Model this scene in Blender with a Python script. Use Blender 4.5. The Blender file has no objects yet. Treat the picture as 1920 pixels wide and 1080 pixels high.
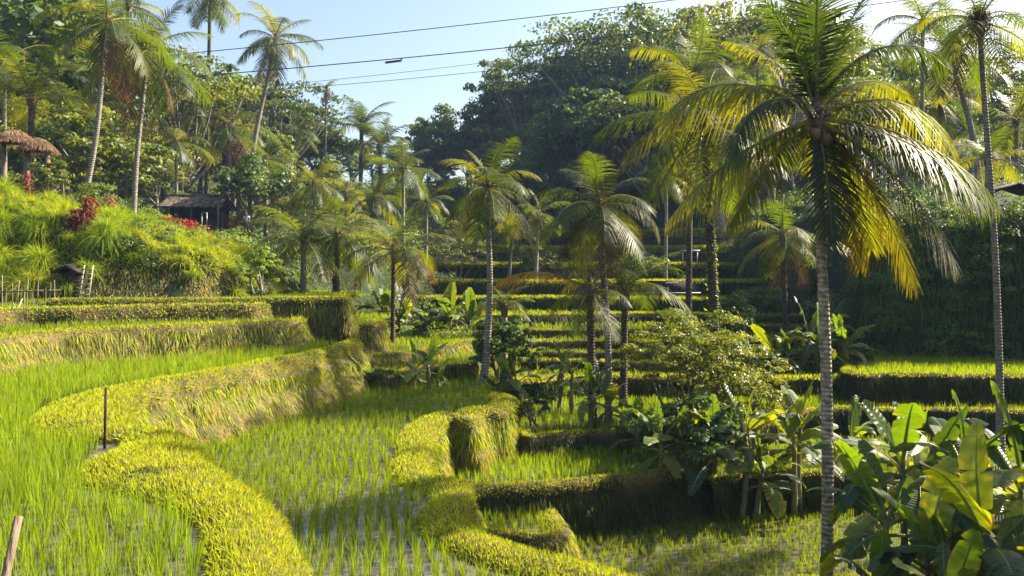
import bpy, math, random
import numpy as np
from math import radians as R, sin, cos, pi
from mathutils import Vector, Matrix
rng = np.random.default_rng(7)
random.seed(7)
sc = bpy.context.scene
col = sc.collection

# ------------------------------------------------------------ camera, sky, sun, exposure
ZC = 10.0                    # eye height over the valley datum
FPX = 1500.0                 # focal length in pixels of a 1920 wide frame
HZ = 510.0                   # picture row of the horizon
cd = bpy.data.cameras.new("camera")
cam = bpy.data.objects.new("camera", cd); col.objects.link(cam)
cam.location = (0, 0, ZC); cam.rotation_euler = (R(90), 0, 0)
cd.sensor_width = 36; cd.lens = 36 * FPX / 1920
cd.shift_y = -(540 - HZ) / 1920
cd.clip_start = 0.1; cd.clip_end = 3000
sc.camera = cam
SUN_AZ, SUN_EL = 66.0, 37.0  # azimuth from +Y (view direction) towards +X
w = bpy.data.worlds.new("World"); sc.world = w; w.use_nodes = True
nt = w.node_tree; bg = nt.nodes["Background"]
sky = nt.nodes.new("ShaderNodeTexSky"); sky.sky_type = 'NISHITA'; sky.sun_disc = False
sky.sun_elevation = R(SUN_EL); sky.sun_rotation = R(SUN_AZ)
sky.air_density = 1.0; sky.dust_density = 3.0; sky.ozone_density = .6
nt.links.new(sky.outputs[0], bg.inputs[0]); bg.inputs[1].default_value = 0.072
sd = bpy.data.lights.new("sun", 'SUN'); sd.energy = 5.0; sd.angle = R(0.5); sd.color = (1, 0.885, 0.69)
so = bpy.data.objects.new("sun", sd); col.objects.link(so)
sv = Vector((sin(R(SUN_AZ)) * cos(R(SUN_EL)), cos(R(SUN_AZ)) * cos(R(SUN_EL)), sin(R(SUN_EL))))
so.rotation_euler = sv.to_track_quat('Z', 'Y').to_euler()
so.location = (40, 20, 60)
vs = sc.view_settings
vs.view_transform = 'Standard'; vs.look = 'None'; vs.gamma = 1; vs.use_curve_mapping = False
vs.exposure = 1.95
sc.cycles.max_bounces = 6; sc.cycles.transparent_max_bounces = 8
sc.cycles.diffuse_bounces = 3; sc.cycles.glossy_bounces = 2; sc.cycles.transmission_bounces = 4
sc.cycles.volume_bounces = 0
sc.cycles.use_denoising = True

# ------------------------------------------------------------ helpers
def at(px, py, d):
    return Vector(((px - 960) / FPX * d, d, ZC + (HZ - py) / FPX * d))
def gp(px, py, z):           # point of the level z (below the eye) seen at a pixel
    d = z * FPX / (HZ - py)
    return ((px - 960) / FPX * d, d)
_ph = rng.uniform(0, 6.28, (8, 3)); _dr = rng.normal(size=(8, 3))
def noi(x, y, z=0.0, s=1.0):
    x = np.asarray(x, float) / s; y = np.asarray(y, float) / s; z = np.asarray(z, float) / s
    t = 0
    for i in range(8):
        a = _dr[i]; f = 1.0 + 0.55 * i
        t = t + np.sin((a[0] * x + a[1] * y + a[2] * z) * f + _ph[i, 0] + 1.3 * np.sin((a[1] * x - a[0] * y + a[2] * z) * f * .7 + _ph[i, 1])) / (1 + .5 * i)
    return t / 3.0           # about -1..1
def sstep(a, b, x):
    t = np.clip((np.asarray(x, float) - a) / (b - a), 0, 1); return t * t * (3 - 2 * t)

def mesh_np(name, V, F4=None, C=None, F3=None, smooth=False):
    me = bpy.data.meshes.new(name)
    V = np.ascontiguousarray(V, dtype=np.float32).reshape(-1, 3)
    n4 = 0 if F4 is None else len(F4); n3 = 0 if F3 is None else len(F3)
    me.vertices.add(len(V)); me.vertices.foreach_set("co", V.ravel())
    idx = []; st = []; tot = 0
    if n4: idx.append(np.asarray(F4, np.int32).ravel()); st.append(np.arange(n4, dtype=np.int32) * 4); tot = n4 * 4
    if n3: idx.append(np.asarray(F3, np.int32).ravel()); st.append(tot + np.arange(n3, dtype=np.int32) * 3); tot += n3 * 3
    idx = np.concatenate(idx); st = np.concatenate(st)
    me.loops.add(len(idx)); me.loops.foreach_set("vertex_index", idx)
    me.polygons.add(len(st)); me.polygons.foreach_set("loop_start", st)
    me.update(calc_edges=True)
    if C is not None:
        a = me.color_attributes.new("Col", 'FLOAT_COLOR', 'POINT')
        CC = np.ones((len(V), 4), np.float32); CC[:, :3] = C
        a.data.foreach_set("color", CC.ravel())
    if smooth:
        me.polygons.foreach_set("use_smooth", np.ones(len(st), bool))
    return me
def obj(name, me, mat=None, parent=None):
    if mat is not None and len(me.materials) == 0: me.materials.append(mat)
    o = bpy.data.objects.new(name, me); col.objects.link(o)
    if parent is not None: o.parent = parent
    return o
def tag(o, label=None, cat=None, group=None, kind=None):
    if label: o['label'] = label
    if cat: o['category'] = cat
    if group: o['group'] = group
    if kind: o['kind'] = kind
    return o
def empty(name, loc, rz=0, s=1.0):
    o = bpy.data.objects.new(name, None); col.objects.link(o)
    o.location = loc; o.rotation_euler = (0, 0, rz); o.scale = (s, s, s); o.empty_display_size = .2
    return o

class MB:                    # collects ribbons, tubes and quads for ONE mesh
    def __init__(s): s.V = []; s.F = []; s.T = []; s.C = []; s.n = 0
    def add(s, V, F4, C, F3=None):
        V = np.asarray(V, float).reshape(-1, 3)
        s.V.append(V); 
        if F4 is not None and len(F4): s.F.append(np.asarray(F4) + s.n)
        if F3 is not None and len(F3): s.T.append(np.asarray(F3) + s.n)
        C = np.asarray(C, float)
        s.C.append(np.broadcast_to(C, V.shape) if C.ndim == 1 else C); s.n += len(V)
    def mesh(s, name, smooth=False):
        return mesh_np(name, np.concatenate(s.V), np.concatenate(s.F) if s.F else None, np.concatenate(s.C),
                       np.concatenate(s.T) if s.T else None, smooth)
def ribbons(P, D, L, W, bend, C, segs=2, side=None, tip=0.12, tipcol=None, shape=0.8):
    P = np.asarray(P, float); N = len(P); D = D / np.linalg.norm(D, axis=1, keepdims=True)
    L = np.broadcast_to(L, (N,))[:, None]; W = np.broadcast_to(W, (N,))[:, None]; bend = np.broadcast_to(bend, (N,))[:, None]
    if side is None:
        a = rng.uniform(0, 2 * pi, N); side = np.stack([np.cos(a), np.sin(a), np.zeros(N)], 1)
    side = side - D * (side * D).sum(1, keepdims=True); side /= np.linalg.norm(side, axis=1, keepdims=True) + 1e-9
    V = np.zeros((N, segs + 1, 2, 3)); G = np.array([0, 0, -1.0])
    CC = np.zeros((N, segs + 1, 2, 3))
    C = np.broadcast_to(C, (N, 3))
    for k in range(segs + 1):
        t = k / segs
        p = P + D * L * t + G * bend * L * t * t
        wk = W * .5 * (max(tip, (1 - t) ** shape) if k else 0.75)
        V[:, k, 0] = p - side * wk; V[:, k, 1] = p + side * wk
        cc = C if tipcol is None else C * (1 - t) + np.asarray(tipcol) * t
        CC[:, k, 0] = cc; CC[:, k, 1] = cc
    m = (segs + 1) * 2
    base = (np.arange(N) * m)[:, None]
    F = np.concatenate([base + np.array([[2 * k, 2 * k + 1, 2 * k + 3, 2 * k + 2]]) for k in range(segs)], 0)
    return V.reshape(-1, 3), F, CC.reshape(-1, 3)
def leaves(P, Nrm, size, C, aspect=0.55):    # rhombic leaf faces
    N = len(P); Nrm = Nrm / (np.linalg.norm(Nrm, axis=1, keepdims=True) + 1e-9)
    a = np.cross(Nrm, rng.normal(size=(N, 3))); a /= np.linalg.norm(a, axis=1, keepdims=True) + 1e-9
    b = np.cross(Nrm, a); s = np.broadcast_to(size, (N,))[:, None] * .5
    fold = Nrm * s * .25
    V = np.stack([P - a * s, P + b * s * aspect + fold, P + a * s, P - b * s * aspect + fold], 1)
    F = (np.arange(N) * 4)[:, None] + np.array([[0, 1, 2, 3]])
    return V.reshape(-1, 3), F, np.repeat(np.broadcast_to(C, (N, 3)), 4, 0)
def tube(pts, rad, n=8, cap=True):
    pts = np.asarray(pts, float); K = len(pts); rad = np.broadcast_to(rad, (K,))
    T = np.gradient(pts, axis=0); T /= np.linalg.norm(T, axis=1, keepdims=True)
    ref = np.array([1.0, 0, 0]) if abs(T[0, 0]) < .8 else np.array([0, 1.0, 0])
    V = []
    for i in range(K):
        u = np.cross(T[i], ref); u /= np.linalg.norm(u); v = np.cross(T[i], u); ref = np.cross(u, T[i])
        a = np.arange(n) / n * 2 * pi
        V.append(pts[i] + rad[i] * (np.cos(a)[:, None] * u + np.sin(a)[:, None] * v))
    V = np.concatenate(V); j = np.arange(n)
    F = [np.stack([i * n + j, i * n + (j + 1) % n, (i + 1) * n + (j + 1) % n, (i + 1) * n + j], 1) for i in range(K - 1)]
    F3 = None
    if cap:
        V = np.concatenate([V, pts[:1], pts[-1:]]); a = K * n; b = a + 1; o = (K - 1) * n
        F3 = np.concatenate([np.stack([(j + 1) % n, j, np.full(n, a)], 1), np.stack([o + j, o + (j + 1) % n, np.full(n, b)], 1)])
    return V, np.concatenate(F), F3
def spline(P, step=None, n=None):            # Catmull-Rom, resampled evenly
    P = np.asarray(P, float); Q = np.concatenate([[2 * P[0] - P[1]], P, [2 * P[-1] - P[-2]]])
    out = []
    for i in range(len(P) - 1):
        p0, p1, p2, p3 = Q[i:i + 4]; t = np.linspace(0, 1, 24, endpoint=False)[:, None]
        out.append(.5 * (2 * p1 + (p2 - p0) * t + (2 * p0 - 5 * p1 + 4 * p2 - p3) * t ** 2 + (3 * p1 - p0 - 3 * p2 + p3) * t ** 3))
    out = np.concatenate(out + [P[-1:]])
    l = np.concatenate([[0], np.cumsum(np.linalg.norm(np.diff(out, axis=0), axis=1))])
    m = n or max(3, int(l[-1] / step) + 1)
    s = np.linspace(0, l[-1], m)
    return np.stack([np.interp(s, l, out[:, k]) for k in range(out.shape[1])], 1)
def inside(poly, x, y):
    r = np.zeros(x.shape, bool); P = np.asarray(poly); j = len(P) - 1
    for i in range(len(P)):
        xi, yi = P[i]; xj, yj = P[j]
        c = ((yi > y) != (yj > y)) & (x < (xj - xi) * (y - yi) / (yj - yi + 1e-12) + xi)
        r ^= c; j = i
    return r
def dist_line(L, x, y):
    d = np.full(x.shape, 1e9)
    for i in range(len(L) - 1):
        ax, ay = L[i]; bx, by = L[i + 1]; vx, vy = bx - ax, by - ay
        t = np.clip(((x - ax) * vx + (y - ay) * vy) / (vx * vx + vy * vy + 1e-12), 0, 1)
        d = np.minimum(d, np.hypot(x - ax - t * vx, y - ay - t * vy))
    return d

# ------------------------------------------------------------ materials
def N(t, typ, **kw):
    n = t.nodes.new(typ)
    for k, v in kw.items(): setattr(n, k, v)
    return n
def base_mat(name):
    m = bpy.data.materials.new(name); m.use_nodes = True
    t = m.node_tree; return m, t, t.nodes["Principled BSDF"], t.nodes["Material Output"]
def leaf_mat(name, trans=(3.0, 2.6, .5), fac=.45, rough=.42, spec=.5, hue=.0):
    m, t, p, out = base_mat(name)
    a = N(t, "ShaderNodeAttribute", attribute_name="Col")
    oi = N(t, "ShaderNodeObjectInfo")
    mr = N(t, "ShaderNodeMapRange"); mr.inputs[3].default_value = 1 - .22; mr.inputs[4].default_value = 1 + .22
    t.links.new(oi.outputs["Random"], mr.inputs[0])
    hr = N(t, "ShaderNodeValToRGB"); hr.color_ramp.elements[0].color = (.78, .92, 1.25, 1); hr.color_ramp.elements[1].color = (1.3, 1.12, .6, 1)
    fr = N(t, "ShaderNodeMath", operation='FRACT'); ml = N(t, "ShaderNodeMath", operation='MULTIPLY'); ml.inputs[1].default_value = 7.31
    t.links.new(oi.outputs["Random"], ml.inputs[0]); t.links.new(ml.outputs[0], fr.inputs[0]); t.links.new(fr.outputs[0], hr.inputs[0])
    hm = N(t, "ShaderNodeVectorMath", operation='MULTIPLY'); t.links.new(a.outputs["Color"], hm.inputs[0])
    if hue: t.links.new(hr.outputs[0], hm.inputs[1])
    else: hm.inputs[1].default_value = (1, 1, 1)
    v = N(t, "ShaderNodeVectorMath", operation='SCALE')
    t.links.new(hm.outputs[0], v.inputs[0]); t.links.new(mr.outputs[0], v.inputs["Scale"])
    t.links.new(v.outputs[0], p.inputs["Base Color"])
    p.inputs["Roughness"].default_value = rough; p.inputs["Specular IOR Level"].default_value = spec
    m2 = N(t, "ShaderNodeVectorMath", operation='MULTIPLY'); m2.inputs[1].default_value = trans
    t.links.new(v.outputs[0], m2.inputs[0])
    tr = N(t, "ShaderNodeBsdfTranslucent"); t.links.new(m2.outputs[0], tr.inputs[0])
    mx = N(t, "ShaderNodeMixShader"); mx.inputs[0].default_value = fac
    t.links.new(p.outputs[0], mx.inputs[1]); t.links.new(tr.outputs[0], mx.inputs[2]); t.links.new(mx.outputs[0], out.inputs[0])
    return m
def noise_mat(name, c1, c2, scale=4, rough=.9, c3=None, bump=.3, bs=None, spec=.2, detail=6, stretch=(1, 1, 1)):
    m, t, p, out = base_mat(name)
    g = N(t, "ShaderNodeNewGeometry")
    mp = N(t, "ShaderNodeMapping"); mp.inputs["Scale"].default_value = stretch
    t.links.new(g.outputs["Position"], mp.inputs[0])
    n = N(t, "ShaderNodeTexNoise"); n.inputs["Scale"].default_value = scale; n.inputs["Detail"].default_value = detail
    t.links.new(mp.outputs[0], n.inputs["Vector"])
    r = N(t, "ShaderNodeValToRGB"); e = r.color_ramp.elements
    e[0].position = .35; e[0].color = (*c1, 1); e[1].position = .65; e[1].color = (*c2, 1)
    if c3: q = e.new(.5); q.color = (*c3, 1)
    t.links.new(n.outputs["Fac"], r.inputs[0]); t.links.new(r.outputs[0], p.inputs["Base Color"])
    p.inputs["Roughness"].default_value = rough; p.inputs["Specular IOR Level"].default_value = spec
    n2 = N(t, "ShaderNodeTexNoise"); n2.inputs["Scale"].default_value = bs or scale * 4; n2.inputs["Detail"].default_value = 4
    t.links.new(mp.outputs[0], n2.inputs["Vector"])
    b = N(t, "ShaderNodeBump"); b.inputs["Strength"].default_value = bump; b.inputs["Distance"].default_value = .1
    t.links.new(n2.outputs["Fac"], b.inputs["Height"]); t.links.new(b.outputs[0], p.inputs["Normal"])
    return m
def flat_mat(name, c, rough=.7, spec=.3):
    return noise_mat(name, tuple(x * .8 for x in c), tuple(min(1, x * 1.2) for x in c), 6, rough, bump=.1, spec=spec)
M = {}
M['rice'] = leaf_mat("rice_leaf", (2.3, 2.0, .25), .42, .5, .25)
M['grass'] = leaf_mat("grass_blade", (2.2, 1.9, .4), .35, .6, .18)
M['dry'] = leaf_mat("dry_grass", (1.6, 1.4, .8), .25, .7, .2)
M['palm'] = leaf_mat("palm_leaf", (6.6, 5.8, .3), .27, .52, .26)
M['foliage'] = leaf_mat("tree_foliage", (3.6, 3.0, .4), .28, .5, .32, 1)
M['banana'] = leaf_mat("banana_leaf", (6.8, 5.2, .25), .27, .45, .45)
def ribs(m):
    t = m.node_tree; p = t.nodes["Principled BSDF"]; tc = N(t, "ShaderNodeTexCoord"); wv = N(t, "ShaderNodeTexWave", bands_direction='X'); wv.inputs["Scale"].default_value = 14; wv.inputs["Distortion"].default_value = 1.2
    t.links.new(tc.outputs["Object"], wv.inputs[0]); b = N(t, "ShaderNodeBump"); b.inputs["Strength"].default_value = .5; b.inputs["Distance"].default_value = .02; t.links.new(wv.outputs["Fac"], b.inputs["Height"]); t.links.new(b.outputs[0], p.inputs["Normal"])
ribs(M['banana'])
M['rachis'] = flat_mat("palm_rachis", (.16, .15, .05), .5, .4)
M['soil'] = noise_mat("bank_soil", (.025, .028, .010), (.11, .075, .035), 1.6, .95, (.05, .045, .018), .6, 14)
M['drysoil'] = noise_mat("straw_soil", (.05, .052, .014), (.15, .115, .04), 2.0, .95, (.10, .085, .028), .6, 14)
M['ground'] = noise_mat("hill_ground", (.010, .018, .005), (.035, .045, .012), .6, .95, (.02, .03, .008), .6, 5)
M['bark'] = noise_mat("bark", (.09, .075, .06), (.22, .19, .15), 5, .9, None, .6, 20, stretch=(1, 1, .3))
M['wood'] = noise_mat("old_wood", (.10, .07, .045), (.22, .17, .12), 6, .85, None, .4, 30, stretch=(1, 1, .2))
M['palebamboo'] = noise_mat("pale_bamboo", (.20, .17, .12), (.34, .29, .22), 6, .7, None, .2)
M['darkwood'] = noise_mat("dark_wood", (.015, .012, .010), (.05, .035, .028), 5, .8, None, .3)
M['thatch'] = noise_mat("thatch", (.07, .045, .03), (.20, .13, .08), 9, .95, (.12, .08, .05), .8, 40, stretch=(1, 1, .5))
M['roof'] = noise_mat("mossy_roof", (.04, .036, .033), (.26, .20, .16), 3, .9, (.13, .10, .085), .6, 20)
M['cable'] = flat_mat("cable_black", (.03, .03, .035), .5)
M['white'] = flat_mat("white_paint", (.75, .76, .8), .5)
M['skin'] = flat_mat("skin", (.32, .18, .11), .5)
def ring_bark(name, c1, c2, c3):
    m, t, p, out = base_mat(name)
    tc = N(t, "ShaderNodeTexCoord"); mp = N(t, "ShaderNodeMapping"); mp.inputs["Scale"].default_value = (1, 1, 1)
    t.links.new(tc.outputs["Object"], mp.inputs[0])
    wv = N(t, "ShaderNodeTexWave", wave_type='BANDS', bands_direction='Z'); wv.inputs["Scale"].default_value = 3.2
    wv.inputs["Distortion"].default_value = 2.5; wv.inputs["Detail"].default_value = 3; wv.inputs["Detail Scale"].default_value = 2
    t.links.new(mp.outputs[0], wv.inputs[0])
    n = N(t, "ShaderNodeTexNoise"); n.inputs["Scale"].default_value = 9; n.inputs["Detail"].default_value = 8
    t.links.new(mp.outputs[0], n.inputs[0])
    r = N(t, "ShaderNodeValToRGB"); e = r.color_ramp.elements
    e[0].position = .38; e[0].color = (*c1, 1); e[1].position = .62; e[1].color = (*c2, 1)
    t.links.new(n.outputs["Fac"], r.inputs[0])
    mx = N(t, "ShaderNodeMix", data_type='RGBA'); mx.inputs[7].default_value = (*c3, 1)
    mr = N(t, "ShaderNodeMapRange"); mr.inputs[1].default_value = .55; mr.inputs[2].default_value = .9; mr.inputs[4].default_value = .5
    t.links.new(wv.outputs["Fac"], mr.inputs[0]); t.links.new(mr.outputs[0], mx.inputs[0]); t.links.new(r.outputs[0], mx.inputs[6])
    t.links.new(mx.outputs[2], p.inputs["Base Color"]); p.inputs["Roughness"].default_value = .85; p.inputs["Specular IOR Level"].default_value = .25
    b = N(t, "ShaderNodeBump"); b.inputs["Strength"].default_value = .8; b.inputs["Distance"].default_value = .03
    t.links.new(wv.outputs["Fac"], b.inputs["Height"]); t.links.new(b.outputs[0], p.inputs["Normal"])
    return m
M['palmbark'] = ring_bark("coconut_bark", (.17, .13, .085), (.48, .40, .29), (.13, .10, .07))
M['palebark'] = ring_bark("pale_palm_bark", (.15, .13, .105), (.30, .27, .22), (.13, .115, .09))
M['darkbark'] = ring_bark("dark_palm_bark", (.045, .033, .024), (.13, .095, .07), (.02, .016, .012))
def mud_mat():
    m, t, p, out = base_mat("paddy_mud")
    g = N(t, "ShaderNodeNewGeometry")
    n = N(t, "ShaderNodeTexNoise"); n.inputs["Scale"].default_value = 5; n.inputs["Detail"].default_value = 9
    t.links.new(g.outputs["Position"], n.inputs[0])
    r = N(t, "ShaderNodeValToRGB"); e = r.color_ramp.elements
    e[0].position = .35; e[0].color = (.03, .026, .02, 1); e[1].position = .65; e[1].color = (.12, .10, .08, 1)
    t.links.new(n.outputs["Fac"], r.inputs[0]); t.links.new(r.outputs[0], p.inputs["Base Color"])
    n3 = N(t, "ShaderNodeTexNoise"); n3.inputs["Scale"].default_value = 1.7; n3.inputs["Detail"].default_value = 5
    t.links.new(g.outputs["Position"], n3.inputs[0])
    mr = N(t, "ShaderNodeMapRange"); mr.inputs[1].default_value = .42; mr.inputs[2].default_value = .62; mr.inputs[3].default_value = .04; mr.inputs[4].default_value = .45
    t.links.new(n3.outputs["Fac"], mr.inputs[0]); t.links.new(mr.outputs[0], p.inputs["Roughness"])
    p.inputs["Specular IOR Level"].default_value = .6
    b = N(t, "ShaderNodeBump"); b.inputs["Distance"].default_value = .03
    ml = N(t, "ShaderNodeMath", operation='MULTIPLY'); ml.inputs[1].default_value = 1.2
    t.links.new(mr.outputs[0], ml.inputs[0]); t.links.new(ml.outputs[0], b.inputs["Strength"])
    n2 = N(t, "ShaderNodeTexNoise"); n2.inputs["Scale"].default_value = 22; n2.inputs["Detail"].default_value = 5
    t.links.new(g.outputs["Position"], n2.inputs[0]); t.links.new(n2.outputs["Fac"], b.inputs["Height"]); t.links.new(b.outputs[0], p.inputs["Normal"])
    return m
M['mud'] = mud_mat()

# ------------------------------------------------------------ hills (height in metres relative to the eye)
def HT(x, y):
    x = np.asarray(x, float); y = np.asarray(y, float)
    val = np.interp(y, [0, 28, 30, 40, 53, 69, 84, 93, 105, 130, 170, 260, 600], [-7.2, -7.2, -5.6, -3.9, -2.8, -.5, 1.6, 3.2, 5.2, 8.5, 14, 24, 34])
    far = np.interp(y, [95, 150, 220, 600], [0, 1, 1.5, 2.5])
    val = val + far * np.clip((x + 18) * .42, -4, 17) 
    val = val + far * np.clip((-x - 12) * .10, 0, 6)
    lf = np.interp(y, [0, 24, 27, 29.2, 31, 33, 45, 62, 72, 95, 130, 170, 260, 600], [-7.2, -3.6, -2.9, -1.2, .6, .9, .9, 2.5, 3.6, 7, 13, 18, 26, 34])
    lf = lf + np.clip((-x - 12.5) * .26, 0, 2.2) * sstep(26.5, 31, y) * (1 - sstep(36, 44, y))
    lf = lf - 1.9 * sstep(-12.2, -9.4, x) * sstep(29, 31, y) * (1 - sstep(42, 48, y))
    lf = lf - .55 * sstep(-14, -9.5, x) * sstep(28, 31, y) * (1 - sstep(50, 60, y)) * 1.0
    lf = lf + np.clip((-x - 27 - .15 * (y - 60)) * .3, 0, 8) * sstep(46, 70, y)
    kl = 1 - sstep(-9.2, -5.6, x + .6 * noi(x, y, 0, 4) - .02 * (y - 27))
    kl = np.where(y > 60, 1 - sstep(-22, 2, x + 0 * y), kl)
    kl = kl * sstep(23, 27, y)
    z = val * (1 - kl) + lf * kl
    # right bank: a steep face above the paddies and rising ground beyond the picture's edge
    face = 33.6 + .8 * noi(x, 0, 0, 5) + .25 * np.clip(22 - x, 0, 12)
    rt = 1.9 + .12 * np.clip(y - 34, 0, 60) + .10 * np.clip(x - 20, 0, 40)
    kr = sstep(0, 2.6, y - face) * sstep(14.4, 17.2, x - .12 * (y - 34)) * (1 - .85 * sstep(60, 85, y))
    z = z * (1 - kr) + np.maximum(z, rt) * kr
    xr = np.maximum(14.5, .67 * y + 1.2)
    side = np.clip((x - xr) * .75, 0, 9.5) * (1 - sstep(31, 36, y)) * (1 - sstep(40, 80, x) * .3)
    z = z + side
    lside = np.clip((-x - (13 + .0 * y)) * .6, 0, 6) * (1 - sstep(20, 26, y)) 
    z = z + lside
    z = z + noi(x, y, 0, 6) * .35 * sstep(27, 40, y) + noi(x, y, 3, 1.6) * .22 * sstep(28.5, 31, y) * (1 - sstep(44, 60, y))
    return z
def axis(a, b, s0, s1, c=0):
    pts = [0]; s = s0
    while pts[-1] < max(abs(a - c), abs(b - c)): pts.append(pts[-1] + s); s = min(s * 1.035, s1)
    p = np.array(pts); p = np.concatenate([-p[::-1], p[1:]]) + c
    return np.clip(p[(p > a - s1) & (p < b + s1)], a, b)
gx = axis(-420, 420, .45, 12); gy = np.concatenate([np.arange(-40, 22, 2.0), np.arange(22, 62, .45), np.arange(62, 140, 1.5), np.arange(140, 620, 8)])
X, Y = np.meshgrid(gx, gy); Z = HT(X, Y) + ZC
nx, ny = len(gx), len(gy)
ii = (np.arange(ny - 1)[:, None] * nx + np.arange(nx - 1)).ravel()
gm = mesh_np("hills", np.stack([X, Y, Z], -1), np.stack([ii, ii + 1, ii + nx + 1, ii + nx], 1), smooth=True)
tag(obj("hills", gm, M['ground']), "dark soil of the overgrown hillsides around the valley", "hill", kind='structure')

# ------------------------------------------------------------ terraces
TERR = []    # (poly, z, name)
def gz(x, y):
    z = float(HT(x, y))
    for poly, tz, _ in TERR:
        if tz > z and inside(poly, np.array([x]), np.array([y]))[0]: z = tz
    return z
GC = dict(lime=(.27, .305, .010), green=(.10, .19, .012), deep=(.045, .085, .014), straw=(.30, .25, .075), tan=(.22, .165, .07), pale=(.42, .34, .2), olive=(.10, .11, .025))
def scatter_grid(G, dens_fn, zone_fn, mb, Lm=1.0, vmin=0, vmax=1):
    """G: (rows, cols, 3) grid of a bank. Grass blades over its cells."""
    a = G[:-1, :-1]; b = G[1:, :-1]; c = G[:-1, 1:]
    e1 = b - a; e2 = c - a; nr = np.cross(e2, e1); ar = np.linalg.norm(nr, axis=2); nr /= ar[..., None] + 1e-12
    ctr = (a + G[1:, 1:]) / 2; d = np.hypot(ctr[..., 0], ctr[..., 1])
    cnt = rng.poisson(ar * dens_fn(d)); I, J = np.nonzero(cnt); rep = cnt[I, J]
    I = np.repeat(I, rep); J = np.repeat(J, rep); u = rng.random(len(I))[:, None]; v = rng.random(len(I))[:, None]
    P = a[I, J] + e1[I, J] * u + e2[I, J] * v; nn = nr[I, J]
    nn = nn * np.sign(nn[:, 2:3] + .001 + .0 * nn[:, :1]) if False else nn
    vv = (J + v[:, 0]) / (G.shape[1] - 1)
    zone_fn(P, nn, vv, np.hypot(P[:, 0], P[:, 1]), mb, Lm)
def pick(cols, wts, n):
    c = np.array([GC[k] for k in cols]); w_ = np.asarray(wts, float)
    if w_.ndim == 1: idx = rng.choice(len(cols), n, p=w_ / w_.sum())
    else:
        w_ = w_ / w_.sum(1, keepdims=True); idx = (rng.random(n)[:, None] > np.cumsum(w_, 1)).sum(1).clip(0, len(cols) - 1)
    return c[idx] * rng.uniform(.8, 1.2, (n, 1))
def bank_zone(dry=.6, dark=False):  # dark: shade painted into the grass colour below the rim
    def f(P, nn, vv, d, mb, Lm):
        n = len(P)
        if n == 0: return
        patch = noi(P[:, 0], P[:, 1], P[:, 2], .9); p2 = noi(P[:, 0] + 9, P[:, 1], P[:, 2] * .5, .45)
        top = vv < .46
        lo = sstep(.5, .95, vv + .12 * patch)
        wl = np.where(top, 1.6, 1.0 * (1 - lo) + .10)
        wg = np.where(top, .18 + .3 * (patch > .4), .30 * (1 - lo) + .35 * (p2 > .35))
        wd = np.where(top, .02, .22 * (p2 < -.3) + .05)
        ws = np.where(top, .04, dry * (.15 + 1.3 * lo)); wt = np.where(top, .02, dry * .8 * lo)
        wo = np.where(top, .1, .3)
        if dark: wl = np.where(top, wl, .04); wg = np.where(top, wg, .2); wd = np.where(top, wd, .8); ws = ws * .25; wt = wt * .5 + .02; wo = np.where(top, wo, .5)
        C = pick(['lime', 'green', 'deep', 'straw', 'tan', 'olive'], np.stack([wl, wg, wd, ws, wt, wo], 1), n) * (np.where(top, 1, .62)[:, None] if dark else 1)  # riser grass also dimmed as painted shade, rim left bright
        gapn = noi(P[:, 0] * 1.6, P[:, 1] * 1.6, P[:, 2] * .7, .5)
        keep = top | (gapn < .55 + .5 * rng.random(n)); P, nn, C, d, top, p2 = P[keep], nn[keep], C[keep], d[keep], top[keep], p2[keep]; n = len(P)
        tp = top[:, None]
        D = nn * np.where(tp, rng.uniform(.5, 1.0, (n, 1)), .45) + rng.normal(0, 1, (n, 3)) * np.where(tp, .38, .2) + np.array([0, 0, 1]) * np.where(top, .6, -.75)[:, None]
        L = (.036 + .0022 * d + rng.random(n) * .05) * Lm * np.where(top, 1, 1.5 + .6 * (p2 > .2))
        W = (.0045 + .00098 * d) * rng.uniform(.7, 1.3, n)
        mb.add(*ribbons(P, D, L, W, np.where(top, .25, .7), C, 2))
    return f
def dens_near(d): return np.clip(32000 / (d * .62 + 1) ** 1.6, 260, 5000)
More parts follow.
